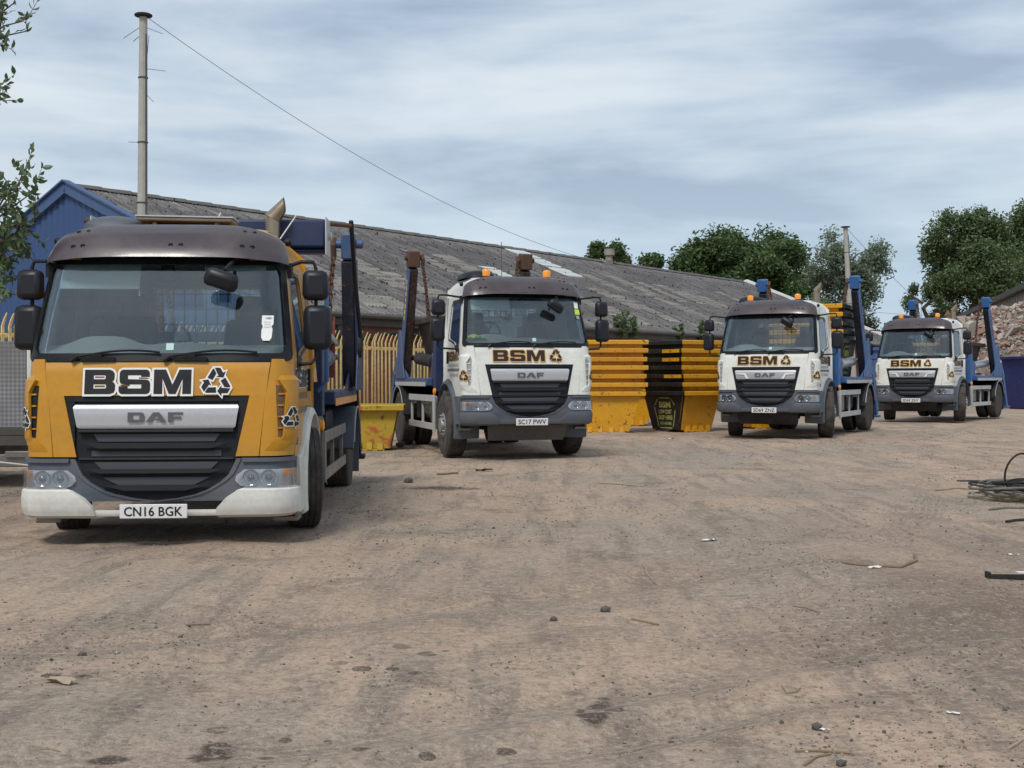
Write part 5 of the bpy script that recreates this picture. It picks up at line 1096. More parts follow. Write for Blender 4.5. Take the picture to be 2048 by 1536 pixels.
# ------------------------------------------------------------------ skips
SKIPN = 0
def skip_proto(Ls, Ws, H, yc, ec, label, sign=None, inside='skip_inside_vent_shade', lip=.11, lugs='side', slope=.35):
    """Ls along local x, Ws along local y; the faces at +-x are the short ends"""
    root = empty('skip', (0, 0, 0)); tag(root, label, 'skip')
    bx_, by_ = Ls/2-slope-.02, Ws/2-.19; tx, ty = Ls/2-.12, Ws/2-.12; HT = H-lip
    def wall(mb, c, t):
        pass
    lo = [(-bx_, -by_, .04), (bx_, -by_, .04), (bx_, by_, .04), (-bx_, by_, .04)]; hi = [(-tx, -ty, HT), (tx, -ty, HT), (tx, ty, HT), (-tx, ty, HT)]; t = .012
    li = [(x*(1-t/abs(x)*1), y*(1-t/abs(y)), z+.01) for x, y, z in lo]; hi2 = [(x*(1-t/abs(x)), y*(1-t/abs(y)), z+.001) for x, y, z in hi]
    V8 = lo+hi
    for nm_, q_, mt_ in (('side_panel', (0, 1, 5, 4), yc), ('side_panel', (2, 3, 7, 6), yc), ('floor', (3, 2, 1, 0), yc), ('end_panel', (1, 2, 6, 5), ec), ('end_panel', (3, 0, 4, 7), ec)): m = MB(); m.add([V8[k] for k in q_], [(0, 1, 2, 3)]); m.build(nm_, mt_, root, smooth=False, fix=False)
    m = MB(); m.add(li+hi2, [(0, 4, 5, 1), (2, 6, 7, 3), (1, 5, 6, 2), (3, 7, 4, 0), (0, 1, 2, 3)]); m.build('lining', inside, root, smooth=False, fix=False)
    for sg in (-1, 1):
        m = MB(); vs = []
        for z, dy in ((HT-.005, .0), (HT+.012, .115), (H-.012, .12), (H, .105), (H, -.05), (H-.02, -.05)):
            xx = Ls/2-.12; vs += [(-xx-max(0, dy), sg*(ty+dy), z), (xx+max(0, dy), sg*(ty+dy), z)]
        m.add(vs, [(k*2, k*2+1, k*2+3, k*2+2) for k in range(5)]); m.build('rim', yc, root, .004, smooth=False)
        m = MB(); vs = []
        for z, dx in ((HT-.005, .0), (HT+.012, .115), (H-.014, .12), (H-.002, .105), (H-.002, -.05), (H-.02, -.05)):
            yy = Ws/2-.12-.001; vs += [(sg*(tx+dx), -yy-max(0, dx)*.9, z), (sg*(tx+dx), yy+max(0, dx)*.9, z)]
        m.add(vs, [(k*2, k*2+1, k*2+3, k*2+2) for k in range(5)]); m.build('rim', ec, root, .004, smooth=False)
        for k in range(4 if lugs == 'side' else 0):
            x = -bx_+.18+k*(2*bx_-.36)/3; m = MB(); m.prism([(sg*(by_+.012), .02), (sg*(by_+.05), .02), (sg*(by_+.03), .15), (sg*(by_+.0225), .15)], lambda a, b, d, x=x: Vector((x-.05+d, a, b)), .10); m.build('lug', yc, root)
        if lugs == 'side': m = MB(); m.bx(-bx_+.1, bx_-.1, sg*(by_+.002), sg*(by_+.03), .0, .035); m.build('foot_rail', yc, root)
        for k in range(4 if lugs == 'end' else 0):
            y = -by_+.16+k*(2*by_-.32)/3; m = MB(); m.prism([(sg*(bx_+.0), .02), (sg*(bx_+.10), .02), (sg*(bx_+.10), .15), (sg*(bx_+.045), .15)], lambda a, b, d, y=y: Vector((a, y-.045+d, b)), .09); m.build('lug', ec, root)
        if lugs == 'end': m = MB(); m.bx(sg*(bx_+.002), sg*(bx_+.09), -by_+.1, by_-.1, .0, .035); m.build('foot_rail', ec, root)
    if sign:
        for sg in ((-1,) if sign == 'left' else (1,)) if sign != 'both' else (-1, 1):
            sd = (ty-by_)/HT
            def fp_(a, b, sg=sg, o=.004): return Vector(((-a if sg > 0 else a), sg*(by_+sd*(b-.04)+o), b))
            m = MB(); cz = .44; W2, H2 = .40, .36
            hexa = [(-.24, cz+H2), (.24, cz+H2), (W2+.02, cz+.16), (.27, cz-H2), (-.27, cz-H2), (-W2-.02, cz+.16)]
            for i in range(6):
                a, b = Vector(hexa[i]), Vector(hexa[(i+1) % 6]); d = (b-a).normalized(); n_ = Vector((-d.y, d.x))*.014; a2, b2 = a+d*.03, b-d*.03
                m.add([fp_(*(a2+n_)), fp_(*(b2+n_)), fp_(*(b2-n_)), fp_(*(a2-n_))], [(0, 1, 2, 3)])
            for s_, z_, w_, h_ in (('BSM', cz+.20, .44, .15), ('LOW COST', cz+.03, .50, .10), ('SKIP HIRE', cz-.11, .54, .11), ('0151 660 6405', cz-.25, .44, .08)): put_text(m, s_, 0, z_, w_, h_, fp_, .035)
            m.build('painted_sign', 'stencil_yellow', root, smooth=False)
    return root
def place(root, loc, rz, label, group):
    root.location = loc; root.rotation_euler = (0, 0, rz); tag(root, label, None, group); return root
PY = skip_proto(1.85, 1.30, .97, 'skip_yellow', 'skip_yellow_deep', 'x')
PYn = skip_proto(1.85, 1.30, .97, 'skip_yellow', 'skip_yellow_deep', 'x', lugs=None)
PB = skip_proto(1.85, 1.30, .97, 'skip_black', 'skip_yellow', 'x', lugs=None)
PN = skip_proto(1.85, 1.30, .97, 'skip_black', 'skip_yellow', 'x', lugs=None)
m = MB(); m.bx(.18, .86, -.656, -.652, .875, .955); npl = m.build('name_plate', 'skip_yellow', PN); m = MB(); glyph_mesh(m, recycle(.5, .915, .035), lambda a, b: Vector((a, -.6575, b))); m.build('emblem', 'skip_black', npl, smooth=False)
PS = skip_proto(1.85, 1.30, .97, 'skip_black', 'skip_yellow', 'x', 'left', lugs='end')
PYd = skip_proto(1.85, 1.30, .97, 'skip_yellow_deep', 'skip_yellow', 'x', lugs=None)
ordn = ['bottom', 'second from the bottom', 'third from the bottom', 'middle', 'third from the top', 'second from the top', 'top']
def stack(cx, cy, rz, n, protos, words, group, z0=0, step=.2, names=None):
    out = []
    for k in range(n):
        src = protos[min(k, 1)] if not (len(protos) > 2 and k in (2, 4, 5)) else protos[2]; o = copy_tree(src)
        ra = random.uniform(-.022, .022)
        nm = names[k] if names else ordn[k]
        place(o, (cx+random.uniform(-.025, .025), cy+random.uniform(-.02, .02), z0+k*step+(random.uniform(-.008, .008) if k else 0)), rz+ra, words % nm, group); out.append(o)
    return out
def corner_to_center(cx, cy, rz, sx, sy, Ls=1.85, Ws=1.30):
    c, s = math.cos(rz), math.sin(rz); x, y = -sx*Ls/2, -sy*Ws/2; return cx+c*x-s*y, cy+s*x+c*y
GS = 'empty skips stacked in front of the warehouse'
cx, cy = corner_to_center(3.13, 28.0, .02, 1, -1); stack(cx, cy, .02, 7, [PY, PYn, PYd], '%s skip of the all-yellow stack beside the white lorry', GS)
a = R(-61); cx, cy = corner_to_center(3.98, 28.35, a, 1, -1); stack(cx, cy, a, 7, [PS, PB, PN], '%s skip of the black-sided stack left of the middle white lorry', GS)
stack(3.1, 33.2, 0, 7, [PY, PYn, PYd], '%s skip of the hidden stack between the two front stacks', GS)
stack(1.1, 31.4, .1, 7, [PY, PYn, PYd], '%s skip of the stack directly behind the first white lorry', GS)
cx, cy = 6.35, 30.9; stack(cx, cy, .35, 7, [PY, PYn, PYd], '%s skip of the stack behind the middle lorry cab', GS)
yw = L3.rotation_euler[2]; p = local(L3, .06, 4.25, 1.20); ld = copy_tree
PB3 = skip_proto(1.90, 1.75, .97, 'skip_black', 'skip_yellow', 'x', lugs=None)
PS2 = skip_proto(1.90, 1.75, .97, 'skip_black', 'skip_yellow', 'x', 'both', lugs=None)
PB2 = PB
s3 = stack(p[0], p[1], yw-R(90), 5, [PS2, PB3], '%s skip of the five loaded on a lorry', 'skips carried on a lorry', z0=p[2], names=['bottom', 'second', 'middle', 'fourth', 'top'])
m_ = skip_proto(2.0, 2.0, 1.15, 'skip_brown', 'skip_brown', 'x', inside='skip_brown'); place(m_, local(L2, 0, 3.75, 1.24), L2.rotation_euler[2], 'dark brown steel skip carried on the first white lorry', None)
m_ = skip_proto(1.78, 1.75, 1.05, 'skip_yellow_deep', 'skip_brown', 'x'); place(m_, local(L4, 0, 3.8, 1.22), L4.rotation_euler[2], 'old yellow and brown skip carried on the farthest lorry', None)
ok = skip_proto(1.42, 1.15, .82, 'old_skip', 'old_skip', 'x', slope=.23); place(ok, (-2.66, 22.0, 0), R(3), 'battered old yellow skip with red and orange paint beside the yellow lorry', None)
m_ = skip_proto(3.6, 1.9, 2.1, 'skip_blue', 'skip_blue', 'x'); place(m_, (21.6, 48.5, 0), .2, 'large dark blue skip at the foot of the rubble heap', None)
for o in (PY, PYn, PYd, PN, PB, PS, PS2, PB3):
    for ch in [x for x in bpy.data.objects if x.parent == o]:
        for g_ in [x for x in bpy.data.objects if x.parent == ch]: bpy.data.objects.remove(g_)
        bpy.data.objects.remove(ch)
    bpy.data.objects.remove(o)
# blue waste containers far behind the third lorry
for x, y, rz, l_, mt, lb in ((15.1, 46.5, -.5, 3.0, 'container_blue', 'rusty blue ribbed waste container between the last two lorries'), (17.4, 74.5, -.45, 3.0, 'container_blue', 'second blue ribbed container far behind the farthest lorry')):
    e = empty('waste_container', (x, y, 0), rz); tag(e, lb, 'container'); m = MB(); m.bx(-l_/2, l_/2, -1, 1, .15, 2.4); m.build('container_body', mt, e)
    m = MB()
    for k in range(9): xx = -l_/2+.1+k*(l_-.2)/8; m.bx(xx-.05, xx+.05, -1.06, -1.002, .2, 2.35)
    m.bx(-l_/2-.03, l_/2+.03, -1.09, -1.07, 2.3, 2.42); m.bx(-l_/2-.03, l_/2+.03, -1.09, -1.07, 1.2, 1.3); m.build('rib', mt, e, .01)
# ------------------------------------------------------------------ flatbed trailer at the left edge
e = empty('flatbed_trailer', (-7.9, 14.3, 0), .02); tag(e, 'grey chequer-plate sided flatbed trailer behind the yellow lorry', 'trailer')
m = MB(); m.bx(-2.6, 2.22, 0, 2.3, .62, .72); m.bx(-2.6, 2.22, 0, .08, .50, .62); m.build('deck', 'concrete_dark', e, .01)
m = MB(); m.bx(-2.6, 2.2, .02, .10, .25, .40); m.bx(-2.6, 2.2, 2.1, 2.2, .25, .40); m.bx(1.9, 2.3, -.02, .04, .36, .44); m.build('chassis_beam', 'guard_worn', e, .01)
m = MB(); m.bx(-2.6, 2.12, .06, .10, .722, 1.74); m.build('side_panel', 'chequer_plate', e, smooth=False)
m = MB(); m.bx(2.14, 2.24, .03, .13, .72, 1.74); m.bx(2.28, 2.36, .10, .13, .74, 1.45); m.build('corner_post', 'white_paint', e, .02)
for x in (-1.6, -.5): w_ = make_wheel(e, x, .35, .34, .2, -1, False, 'rim_steel', R(90)); w_.parent = e
m = MB(); m.tube([(1.2, -.02, .50), (1.7, -.04, .33), (2.2, -.02, .27), (2.9, .1, .22)], .010, 6); m.build('lead', 'paper', e)
# ------------------------------------------------------------------ flue poles and wires
def pole(px, D, ztop, r0, r1, lean, label, twigs=True):
    b = at(px, HY, D); e = empty('flue_pole', (b.x, b.y, 0)); tag(e, label, 'pole')
    m = MB(); m.tube([(0, 0, 0), (lean*.5, 0, ztop*.5), (lean, 0, ztop)], [r0, (r0+r1)/2, r1], 12); m.build('shaft', 'pole_grey', e, ang=20)
    m = MB(); m.lathe([(0, r1), (.02, r1*2.2), (.045, r1*2.3), (.06, r1*2.0), (.07, 0)], (lean, 0, ztop), 'z', 20); m.build('cap', 'cap_dark', e)
    m = MB()
    for z in (.86, .71, .57, .43): m.tube([(lean*z+(r0+(r1-r0)*z+.006)*math.cos(a), (r0+(r1-r0)*z+.006)*math.sin(a), ztop*z) for a in [k*math.pi/8 for k in range(17)]], .012, 5)
    m.tube([(lean*z+(r0+(r1-r0)*z)*1.02, -.05, ztop*z) for z in (.3, .45, .6, .75, .96)], .014, 5)
    if twigs:
        for z, dx, dz_ in ((.975, -.28, -.20), (.975, .30, -.12), (.90, .05, .45), (.88, .36, -.05), (.82, .14, -.14), (.71, -.18, .0), (.58, .26, -.13), (.555, -.10, -.0), (.955, -.1, -.1)): s = 1 if dx > 0 else -1; m.tube([(lean*z+s*r1, -.02, ztop*z), (lean*z+s*r1+dx, -.05, ztop*z+dz_)], .006, 4)
    m.build('fixings', 'wire_dark', e); return Vector((b.x+lean, b.y, ztop+.05))
pa = pole(282, 22.5, at(290, 33, 22.5).z, .115, .072, .07, 'tall slender concrete pole with a dark disc cap behind the yellow lorry')
pb = pole(1709, 57.0, at(1690, 457, 57).z, .17, .10, -.42, 'far leaning pale pole in front of the birch tree', False)
def wire(p, q, sag, label, r=.012):
    p, q = Vector(p), Vector(q); pts = [p.lerp(q, t)-Vector((0, 0, sag*4*t*(1-t))) for t in [k/40 for k in range(41)]]; m = MB(); m.tube([v-p for v in pts], r, 4); o = m.build('overhead_wire', 'wire_dark'); o.location = p; tag(o, label, 'wire')
wire(pa, pb, 3.45, 'thin wire sagging from the tall near pole over the roof to the far pole', .0055)
wire(pb, at(2040, 770, 64), .5, 'thin wire falling to the right from the far pole', .009)
wire(at(1700, 620, 60), at(1900, 632, 66), .1, 'level thin cable between the birch and the large right tree', .009)
# ------------------------------------------------------------------ trees
def leaves(centers, rad, per, size, mat, name, parent, rng, droop=0, aspect=.55, flat=1.0):
    C = np.repeat(centers, per, 0); n = len(C); r_ = np.repeat(rad, per)[:, None]
    d = rng.normal(size=(n, 3)); d /= np.linalg.norm(d, axis=1)[:, None]; P = C+d*r_*(rng.rand(n, 1)**.45)*np.array([1, 1, flat]); P[:, 2] -= droop*rng.rand(n)*r_[:, 0]
    a = rng.normal(size=(n, 3)); a[:, 2] = a[:, 2]*.6-droop; a /= np.linalg.norm(a, axis=1)[:, None]; b = np.cross(a, rng.normal(size=(n, 3))); b /= np.linalg.norm(b, axis=1)[:, None]
    s = size*(.6+.8*rng.rand(n, 1)); A = a*s; B = b*s*aspect; V = np.stack([P-A, P-B*.9+A*.1, P+A, P+B*.9+A*.1], 1).reshape(-1, 3); F = np.arange(n*4).reshape(-1, 4); return raw_mesh(name, V, F, mat, False, parent)
def tree(loc, H, Wd, label, leafm, barkm, seed, trunk_h=.2, nb=9, per=55, lsize=.16, clump=.9, shape='round', group=None, droop=0, rz=0, levels=3, tr=.035, base=None, name='tree', spread=1.0):
    rng = np.random.RandomState(seed); e = empty(name, loc); tag(e, label, 'tree', group); m = MB(); tips = []; rads = []
    def env(z):   # crown half width at height fraction
        if shape == 'round': return max(.05, math.sin(math.pi*min(1, max(0, (z-trunk_h*.6)/(1.03-trunk_h*.6))))**.55)
        if shape == 'cone': return max(.04, (1-z)*1.25) if z > .35 else .8
        return max(.06, (1-((z-.62)/.45)**2))**.5 if abs(z-.62) < .44 else .25
    def branch(p, d, ln, r, lev):
        pts = [p]; q = p.copy(); dd = d.copy(); k = 5
        for i in range(k): dd = (dd+Vector(rng.normal(size=3))*.16+Vector((0, 0, .05-droop*.15*lev))).normalized(); q = q+dd*ln/k; pts.append(q.copy())
        m.tube(pts, [r*(1-.6*i/k) for i in range(k+1)], 6 if lev < 2 else 4, False)
        if lev >= levels: tips.append(pts[-1]); rads.append(clump*rng.uniform(.4, 1.1)); tips.append(pts[3]); rads.append(clump*rng.uniform(.5, .9)); return
        for j in range(4 if lev < 2 else 3):
            t = rng.uniform(.4, 1); b = pts[int(t*k)]; a = Vector(rng.normal(size=3)); nd = (dd*.7+a.normalized()*.85).normalized(); branch(b, nd, ln*rng.uniform(.5, .72), r*.5, lev+1)
        tips.append(pts[-1]); rads.append(clump)
    R0 = H*tr; k = 8; pts = []; q = Vector((0, 0, -.1)); top = H*(.86 if shape != 'round' else .72)
    for i in range(k+1): pts.append(Vector((rng.normal()*H*.012*i*.6, rng.normal()*H*.012*i*.6, top*i/k)))
    m.tube(pts, [R0*(1-.85*i/k) for i in range(k+1)], 10)
    for i in range(nb):
        z = trunk_h+(.84-trunk_h)*(i+rng.rand()*.6)/nb; b = pts[min(k, int(z*H/top*k))].copy(); b.z = min(z*H, top); a = i*2.4+rng.rand(); el_ = rng.uniform(.15, .7) if shape != 'cone' else rng.uniform(.0, .5)
        ln = Wd/2*env(z)*rng.uniform(.55, .85)*spread; branch(b, Vector((math.cos(a)*math.cos(el_), math.sin(a)*math.cos(el_), math.sin(el_))), max(ln*.72, .3), R0*.42*(1-z*.5), 1)
    T = np.array([t[:] for t in tips]); rd = np.array(rads); mxy = np.array([(np.percentile(T[:, 0], 8)+np.percentile(T[:, 0], 92))/2, (np.percentile(T[:, 1], 8)+np.percentile(T[:, 1], 92))/2, 0])
    T = T-mxy; m.v = [(a-mxy[0]*min(1, c/(H*.3)), b-mxy[1]*min(1, c/(H*.3)), c) if c > 0 else (a, b, c) for a, b, c in m.v]
    T_ = T; R2 = np.hypot(T[:, 0], T[:, 1]); kx = (Wd/2-clump*.45)/np.percentile(R2, 96); kz = (H-clump*.55)/T[:, 2].max(); T = T*np.array([kx, kx, kz]); m.v = [(a*(kx if c > 0 else 1), b*(kx if c > 0 else 1), c*(kz if c > 0 else 1)) for a, b, c in m.v]
    # pull everything inside the crown's envelope
    zf = np.clip(T[:, 2]/H, 0, 1); lim = np.array([Wd/2*env(z) for z in zf])*rng.uniform(.72, 1.12, len(T)); rr = np.hypot(T[:, 0], T[:, 1]); sc = np.minimum(1, (lim-.0)/np.maximum(rr, .01)); T[:, :2] *= sc[:, None]; T[:, 2] = np.minimum(T[:, 2], H-rd*.6); m.v = [((a*q_, b*q_, min(c, H*.97)) if (q_ := min(1, .85*Wd/2*env(min(1, max(0, c/H)))/max(.01, math.hypot(a, b)))) and c > H*.1 else (a, b, c)) for a, b, c in m.v]; T[:, 2] = np.maximum(T[:, 2], H*.12 if trunk_h < .1 else H*trunk_h*.6)
    m.build('trunk', barkm, e, fix=False); leaves(T, rd, per, lsize, leafm, 'crown', e, rng, droop); return e
def tree_at(px, D, pytop, pw, **k):
    b = at(px, HY, D); H = at(px, pytop, D).z; return tree((b.x, b.y, 0), H, pw*D/FPX, **k)
TG = 'trees beyond the warehouse'
tree_at(1468, 95, 450, 285, label='broad dark green oak rising behind the far end of the warehouse roof', leafm='oak_leaf', barkm='bark', seed=5, trunk_h=.18, nb=20, per=130, lsize=.16, clump=1.25, group=TG, tr=.03)
tree_at(1400, 98, 510, 150, label='lower spreading oak on the left flank of the broad oak', leafm='oak_leaf', barkm='bark', seed=15, trunk_h=.15, nb=10, per=110, lsize=.15, clump=.95, group=TG, tr=.03)
tree_at(1545, 92, 482, 175, label='dark green tree filling in to the right of the broad oak', leafm='oak_leaf', barkm='bark', seed=16, trunk_h=.12, nb=10, per=100, lsize=.15, clump=.9, group=TG, tr=.03)
tree_at(1205, 92, 482, 95, label='small pointed dark tree peeping over the ridge at the left', leafm='oak_leaf', barkm='bark', seed=21, trunk_h=.1, nb=10, per=80, lsize=.12, clump=.7, shape='oval', group=TG)
tree_at(1240, 94, 508, 80, label='low green tree beside the roof vent', leafm='willow_leaf', barkm='bark', seed=22, trunk_h=.1, nb=9, per=70, lsize=.12, clump=.7, group=TG)
tree_at(1302, 93, 507, 85, label='small bushy tree right of the roof vent', leafm='oak_leaf', barkm='bark', seed=23, trunk_h=.1, nb=9, per=70, lsize=.12, clump=.7, group=TG)
tree_at(1685, 78, 450, 190, label='pale green birch standing behind the far pole', leafm='birch_leaf', barkm='bark_pale', seed=31, trunk_h=.10, nb=24, per=60, lsize=.10, clump=.8, shape='oval', group=TG, droop=.35, tr=.014, spread=1.05)
tree_at(1600, 96, 540, 90, label='dark tree between the oak and the birch', leafm='oak_leaf', barkm='bark', seed=17, trunk_h=.1, nb=9, per=90, lsize=.15, clump=.9, group=TG)
tree_at(1640, 66, 598, 110, label='low green bush under the birch', leafm='willow_leaf', barkm='bark', seed=33, trunk_h=.05, nb=8, per=60, lsize=.13, clump=.6, group=TG)
tree_at(1945, 112, 408, 240, label='tall willow with wispy branches above the rubble heap', leafm='willow_leaf', barkm='bark', seed=41, trunk_h=.14, nb=22, per=130, lsize=.15, clump=1.3, group=TG, droop=.5, tr=.025)
tree_at(2050, 115, 402, 210, label='second tall willow cut off by the right edge of the view', leafm='willow_leaf', barkm='bark', seed=42, trunk_h=.14, nb=22, per=130, lsize=.15, clump=1.3, group=TG, droop=.5, tr=.025)
tree_at(1862, 110, 545, 120, label='lower drooping willow left of the tall willow', leafm='willow_leaf', barkm='bark', seed=43, trunk_h=.1, nb=10, per=60, lsize=.12, clump=.6, group=TG, droop=.6)
tree_at(2010, 112, 560, 200, label='dark undergrowth tree behind the concrete wall', leafm='oak_leaf', barkm='bark', seed=44, trunk_h=.05, nb=10, per=60, lsize=.16, clump=.9, group=TG)
tree_at(1800, 105, 655, 130, label='distant low tree between the last two lorries', leafm='willow_leaf', barkm='bark', seed=51, trunk_h=.05, nb=8, per=50, lsize=.16, clump=.8, group=TG)
# weeds growing from the gutter
for i, (px, py, sz) in enumerate(((1242, 660, .50), (1268, 668, .38), (1363, 672, .34), (1403, 662, .42))):
    r = ray(px, py); A = Vector((0, 0, HCAM)); q = BO-BN*.28; t = (q-A).dot(BN)/r.dot(BN); p = A+r*t; rng = np.random.RandomState(60+i); e = empty('weed', (p.x, p.y, HE-.45)); tag(e, ['tall weed growing from the gutter above the yellow stack', 'bushy weed right of the tall weed', 'small weed over the black-ended stack', 'leafy weed beside the second white lorry mirror'][i], 'weed', 'weeds in the gutter')
    m = MB(); C = []
    for k in range(7): d = Vector((rng.normal()*.35, rng.normal()*.2, 1)).normalized(); ln = sz*2.0*rng.uniform(.5, 1); m.tube([(0, 0, 0), d*ln*.5, d*ln+Vector((rng.normal()*.08, 0, 0))], .008, 4, False); C += [tuple(d*ln*f) for f in (.4, .6, .8, 1)]
    m.build('stem', 'bark', e, fix=False); leaves(np.array(C), np.full(len(C), sz*.28), 16, .07, 'willow_leaf', 'foliage', e, rng)
# ------------------------------------------------------------------ fruit tree at the left edge: its trunk stands outside the view
e = empty('fruit_tree', (-6.3, 11.0, 0)); tag(e, 'leafy tree whose branches reach in at the left edge', 'tree'); rng = np.random.RandomState(77); m = MB(); O_ = Vector((-6.3, 11.0, 0)); LV = []; LF = []
m.tube([(0, 0, -.1), (.05, 0, 1.2), (-.02, 0, 2.4), (.1, 0, 3.6), (.05, 0, 5.2)], [.13, .11, .10, .07, .03], 10)
def leaf(p, d, s):
    d = Vector(d).normalized(); u = d.cross(Vector(rng.normal(size=3))).normalized(); n_ = d.cross(u); b = len(LV)
    for a, w_, c in ((0, 0, 0), (.3, .22, .02), (.65, .20, .0), (1, 0, -.12)):
        if w_: LV.extend([tuple(p+d*s*a+u*s*w_+n_*s*(.07)), tuple(p+d*s*a+n_*s*c), tuple(p+d*s*a-u*s*w_+n_*s*.07)])
        else: LV.append(tuple(p+d*s*a+n_*s*c))
    LF.extend([(b, b+1, b+2, b+2), (b, b+2, b+3, b+3), (b+1, b+4, b+5, b+2), (b+2, b+5, b+6, b+3), (b+4, b+7, b+5, b+5), (b+5, b+7, b+6, b+6)])
def twig(pts, r, dens, s=.085, side=4):
    m.tube([tuple(p) for p in pts], [r*(1-.6*i/(len(pts)-1)) for i in range(len(pts))], 5, False)
    for a, b in zip(pts, pts[1:]):
        n = max(1, int((b-a).length*dens))
        for k in range(n):
            p = a.lerp(b, (k+rng.rand())/n); d = (b-a).normalized()+Vector(rng.normal(size=3))*.9+Vector((0, 0, -.15)); leaf(p, d, s*rng.uniform(.6, 1.15))
def lp(px, py, D=10.4): return at(px, py, D)-O_
br = [[(-300, 200), (-120, 120), (-20, 75), (30, 50), (70, 40)], [(-60, 90), (0, 60), (30, 20), (50, 5)], [(-60, 95), (-10, 78), (40, 68), (78, 60)], [(-90, 60), (-20, 30), (20, 10), (45, -15)],
      [(-200, 260), (-80, 215), (-20, 200), (3, 190)], [(-150, 230), (-60, 195), (-10, 178), (8, 172)], [(-100, 235), (-30, 212), (2, 222)],
      [(-300, 640), (-150, 560), (-40, 470), (20, 420), (55, 375), (68, 345)], [(-40, 470), (20, 455), (60, 448), (92, 436)], [(-60, 490), (10, 440), (50, 410), (85, 385)], [(-120, 600), (-40, 545), (20, 510), (60, 480)], [(-60, 520), (0, 495), (40, 470), (88, 465)], [(-30, 475), (10, 430), (30, 395), (40, 372)], [(-100, 620), (-30, 590), (15, 545), (40, 520)], [(-60, 480), (-20, 430), (5, 405), (22, 385)], [(-80, 560), (-10, 530), (30, 520), (55, 505)], [(-80, 500), (0, 470), (40, 440), (62, 415)], [(-90, 545), (-15, 500), (25, 480), (60, 460)], [(-120, 650), (-50, 620), (0, 585), (22, 568)]]
for i, b in enumerate(br):
    b = [(px-22 if px > 0 else px, py) for px, py in b]; P = [lp(px, py, 10.2+rng.uniform(-.5, .5)*(0 if j == 0 else 1)*.5) for j, (px, py) in enumerate(b)]; twig(P, .012, 17)
    for j in range(1, len(P)):
        for _ in range(2 if i > 6 else 1):
            d = Vector(rng.normal(size=3)); d.x = abs(d.x)*.5; d.normalize(); P2 = [P[j], P[j]+d*.12, P[j]+d*.22+Vector((0, 0, .03))]; twig(P2, .004, 40)
for k in range(14):   # limbs and foliage outside the frame
    a = rng.uniform(0, 6.28); z = rng.uniform(1.8, 5); d = Vector((math.cos(a), math.sin(a), .5)); 
    if d.x > .2: d.x *= -1
    P = [Vector((0, 0, z)), Vector((0, 0, z))+d*.7, Vector((0, 0, z))+d*1.4]; twig(P, .03, 60, .10)
for (z, i) in ((2.0, 0), (2.4, 7), (3.4, 4), (4.3, 0)):
    q = lp(*br[i][0], 10.2); m.tube([(0, 0, z), tuple((Vector((0, 0, z))+q)/2+Vector((0, 0, .1))), tuple(q), tuple(lp(*br[i][1], 10.2))], [.05, .035, .02, .014], 6)
m.build('trunk', 'bark', e, fix=False)
me = bpy.data.meshes.new('crown'); me.from_pydata(LV, [], [tuple(dict.fromkeys(f)) for f in LF]); me.materials.append(MATS['apple_leaf']); o = bpy.data.objects.new('crown', me); COL.objects.link(o); o.parent = e
# ------------------------------------------------------------------ rubble heap and concrete panel wall
A_, B_ = Vector((38.3, 103, 0)), Vector((24.8, 52, 0)); dA = (B_-A_).normalized(); LW = (B_-A_).length
cw = empty('concrete_wall', A_, math.atan2(dA.y, dA.x)); tag(cw, 'tall pale concrete panel wall with a dark top beam behind the rubble heap', 'wall'); HWL = 6.55
m = MB(); vs = []; n = int(LW/.35)
for i in range(n+1):
    y = .18 if i % 2 else 0
    for x in ((i-.02)*.35, (i+.02)*.35): vs += [(x, y if x < i*.35 else .18-y, 0), (x, y if x < i*.35 else .18-y, HWL-.35)]
m.add(vs, [(2*i, 2*i+2, 2*i+3, 2*i+1) for i in range(len(vs)//2-1)]); m.bx(0, LW, .2, .45, 0, HWL-.36); m.build('wall_panel', 'concrete', cw, smooth=False)
m = MB(); m.bx(-.2, LW, -.35, .5, HWL-.35, HWL); m.build('top_beam', 'concrete_dark', cw, .03)
rng = np.random.RandomState(5)
def heap(x, y):
    # ridge climbing to the right and towards the camera
    P0, P1 = np.array([25.0, 69.0]), np.array([24.8, 57.0]); d = P1-P0; L2_ = d@d; t = np.clip(((x-P0[0])*d[0]+(y-P0[1])*d[1])/L2_, 0, 1); dist = np.hypot(x-(P0[0]+t*d[0]), y-(P0[1]+t*d[1]))
    return (3.65+1.6*t)-dist*.82+.7*vnoise(x, y, .45, 31)+.5*vnoise(x, y, 1.1, 32)
hx = np.linspace(13, 33, 110); hy = np.linspace(46, 78, 120); X, Y = np.meshgrid(hx, hy); Z = np.maximum(heap(X, Y), -.3); V = np.stack([X, Y, Z], -1).reshape(-1, 3); ny, nx = X.shape; idx = np.arange(nx*ny).reshape(ny, nx); F = np.stack([idx[:-1, :-1], idx[:-1, 1:], idx[1:, 1:], idx[1:, :-1]], -1).reshape(-1, 4)
hp = empty('rubble_heap', (28, 60, 0)); tag(hp, 'great heap of broken brick and concrete rubble at the right', 'rubble', kind='stuff')
core = raw_mesh('heap_core', V-np.array([28, 60, 0]), F, 'rubble_core', True, hp)
bmx = bmesh.new(); bmesh.ops.create_cube(bmx, size=2); cv = np.array([v.co[:] for v in bmx.verts]); cf = np.array([[v.index for v in f.verts] for f in bmx.faces]); bmx.free()
n = 26000; x = rng.uniform(15, 31, n); y = rng.uniform(48, 77, n); z = heap(x, y); k = z > -.05; x, y, z = x[k], y[k], z[k]; VS = []; FS = []
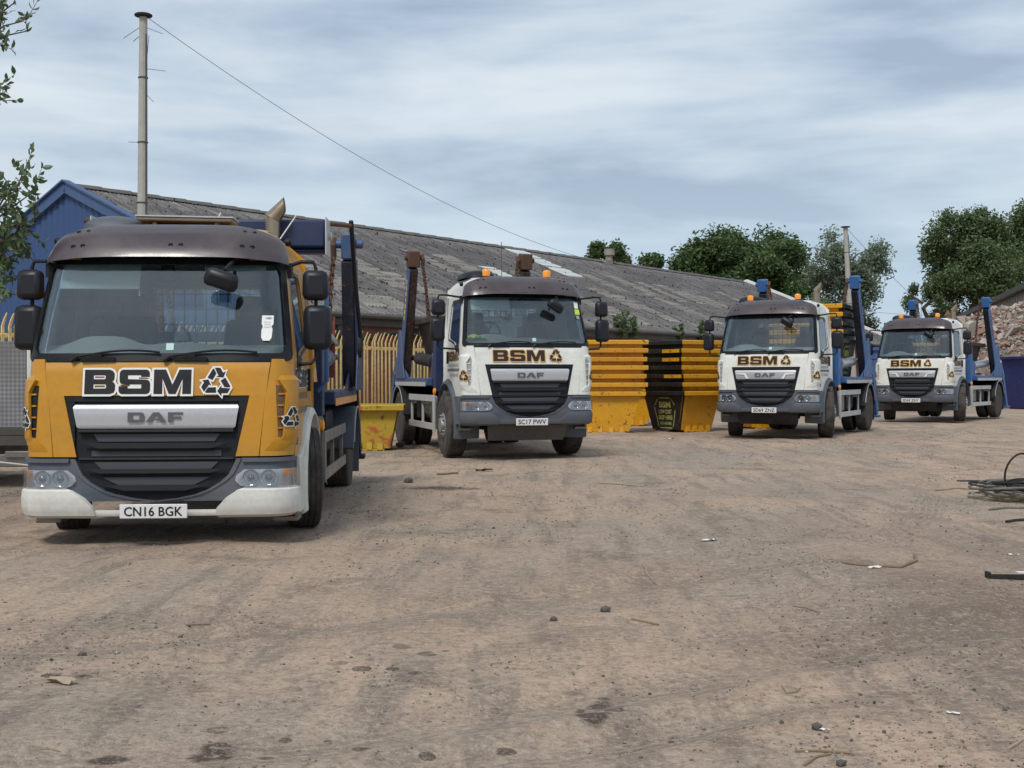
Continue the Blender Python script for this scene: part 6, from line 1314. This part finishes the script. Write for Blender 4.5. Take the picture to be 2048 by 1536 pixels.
for i in range(len(x)):
    s = .04+.085*rng.rand()**2+(.22*rng.rand() if rng.rand() < .035 else 0); v = cv*np.array([rng.uniform(.8, 1.7), rng.uniform(.6, 1.2), rng.uniform(.25, .7)])*s*(1+rng.uniform(-.3, .3, (8, 3))); M_ = np.array(Euler((rng.uniform(-.9, .9), rng.uniform(-.9, .9), rng.uniform(0, 6.28))).to_matrix()); VS.append(v@M_.T+np.array([x[i]-28, y[i]-60, z[i]+s*.2])); FS.append(cf+8*i)
raw_mesh('rubble_pieces', np.concatenate(VS), np.concatenate(FS), 'rubble', False, hp)['kind'] = 'stuff'
for px, py, D, s, lb in ((1915, 632, 62, .55, 'large pointed grey slab at the left crest of the rubble heap'), (1942, 637, 61, .6, 'large pale concrete slab just right of the pointed grey slab')):
    p = at(px, py, D); m = MB(); m.add([(-.7, -.2, -.6), (.7, -.2, -.5), (.5, -.2, .1), (.1, -.2, .65), (-.3, -.2, .5), (-.7, .25, -.6), (.7, .25, -.5), (.5, .25, .1), (.1, .25, .65), (-.3, .25, .5)], [(0, 1, 2, 3, 4), (9, 8, 7, 6, 5), (0, 5, 6, 1), (1, 6, 7, 2), (2, 7, 8, 3), (3, 8, 9, 4), (4, 9, 5, 0)])
    o = m.build('concrete_slab', 'concrete', None, .04, smooth=False); o.location = (p.x, p.y, float(heap(np.array([[p.x]]), np.array([[p.y]]))[0, 0])+.35); o.scale = (s*1.3,)*3; o.rotation_euler = (.2, random.uniform(-.4, .4), .3); tag(o, lb, 'slab', 'large slabs on the rubble heap')
m = MB(); m.bx(-.25, .25, -.2, .2, 0, 2.2); m.prism([(-.35, 2.2), (.35, 2.2), (0, 2.75)], lambda a, b, d: Vector((a, -.25+d, b)), .5); o = m.build('timber_post', 'wood', None, .02); p = at(1896, 645, 70); o.location = (p.x, p.y, p.z-1.0); o.scale = (.5, .5, .6); tag(o, 'wooden post with a pointed top standing at the left end of the rubble', 'post')
tot_v = sum(len(o.data.vertices) for o in bpy.data.objects if o.type == 'MESH'); print('objects', len(bpy.data.objects), 'verts', tot_v)
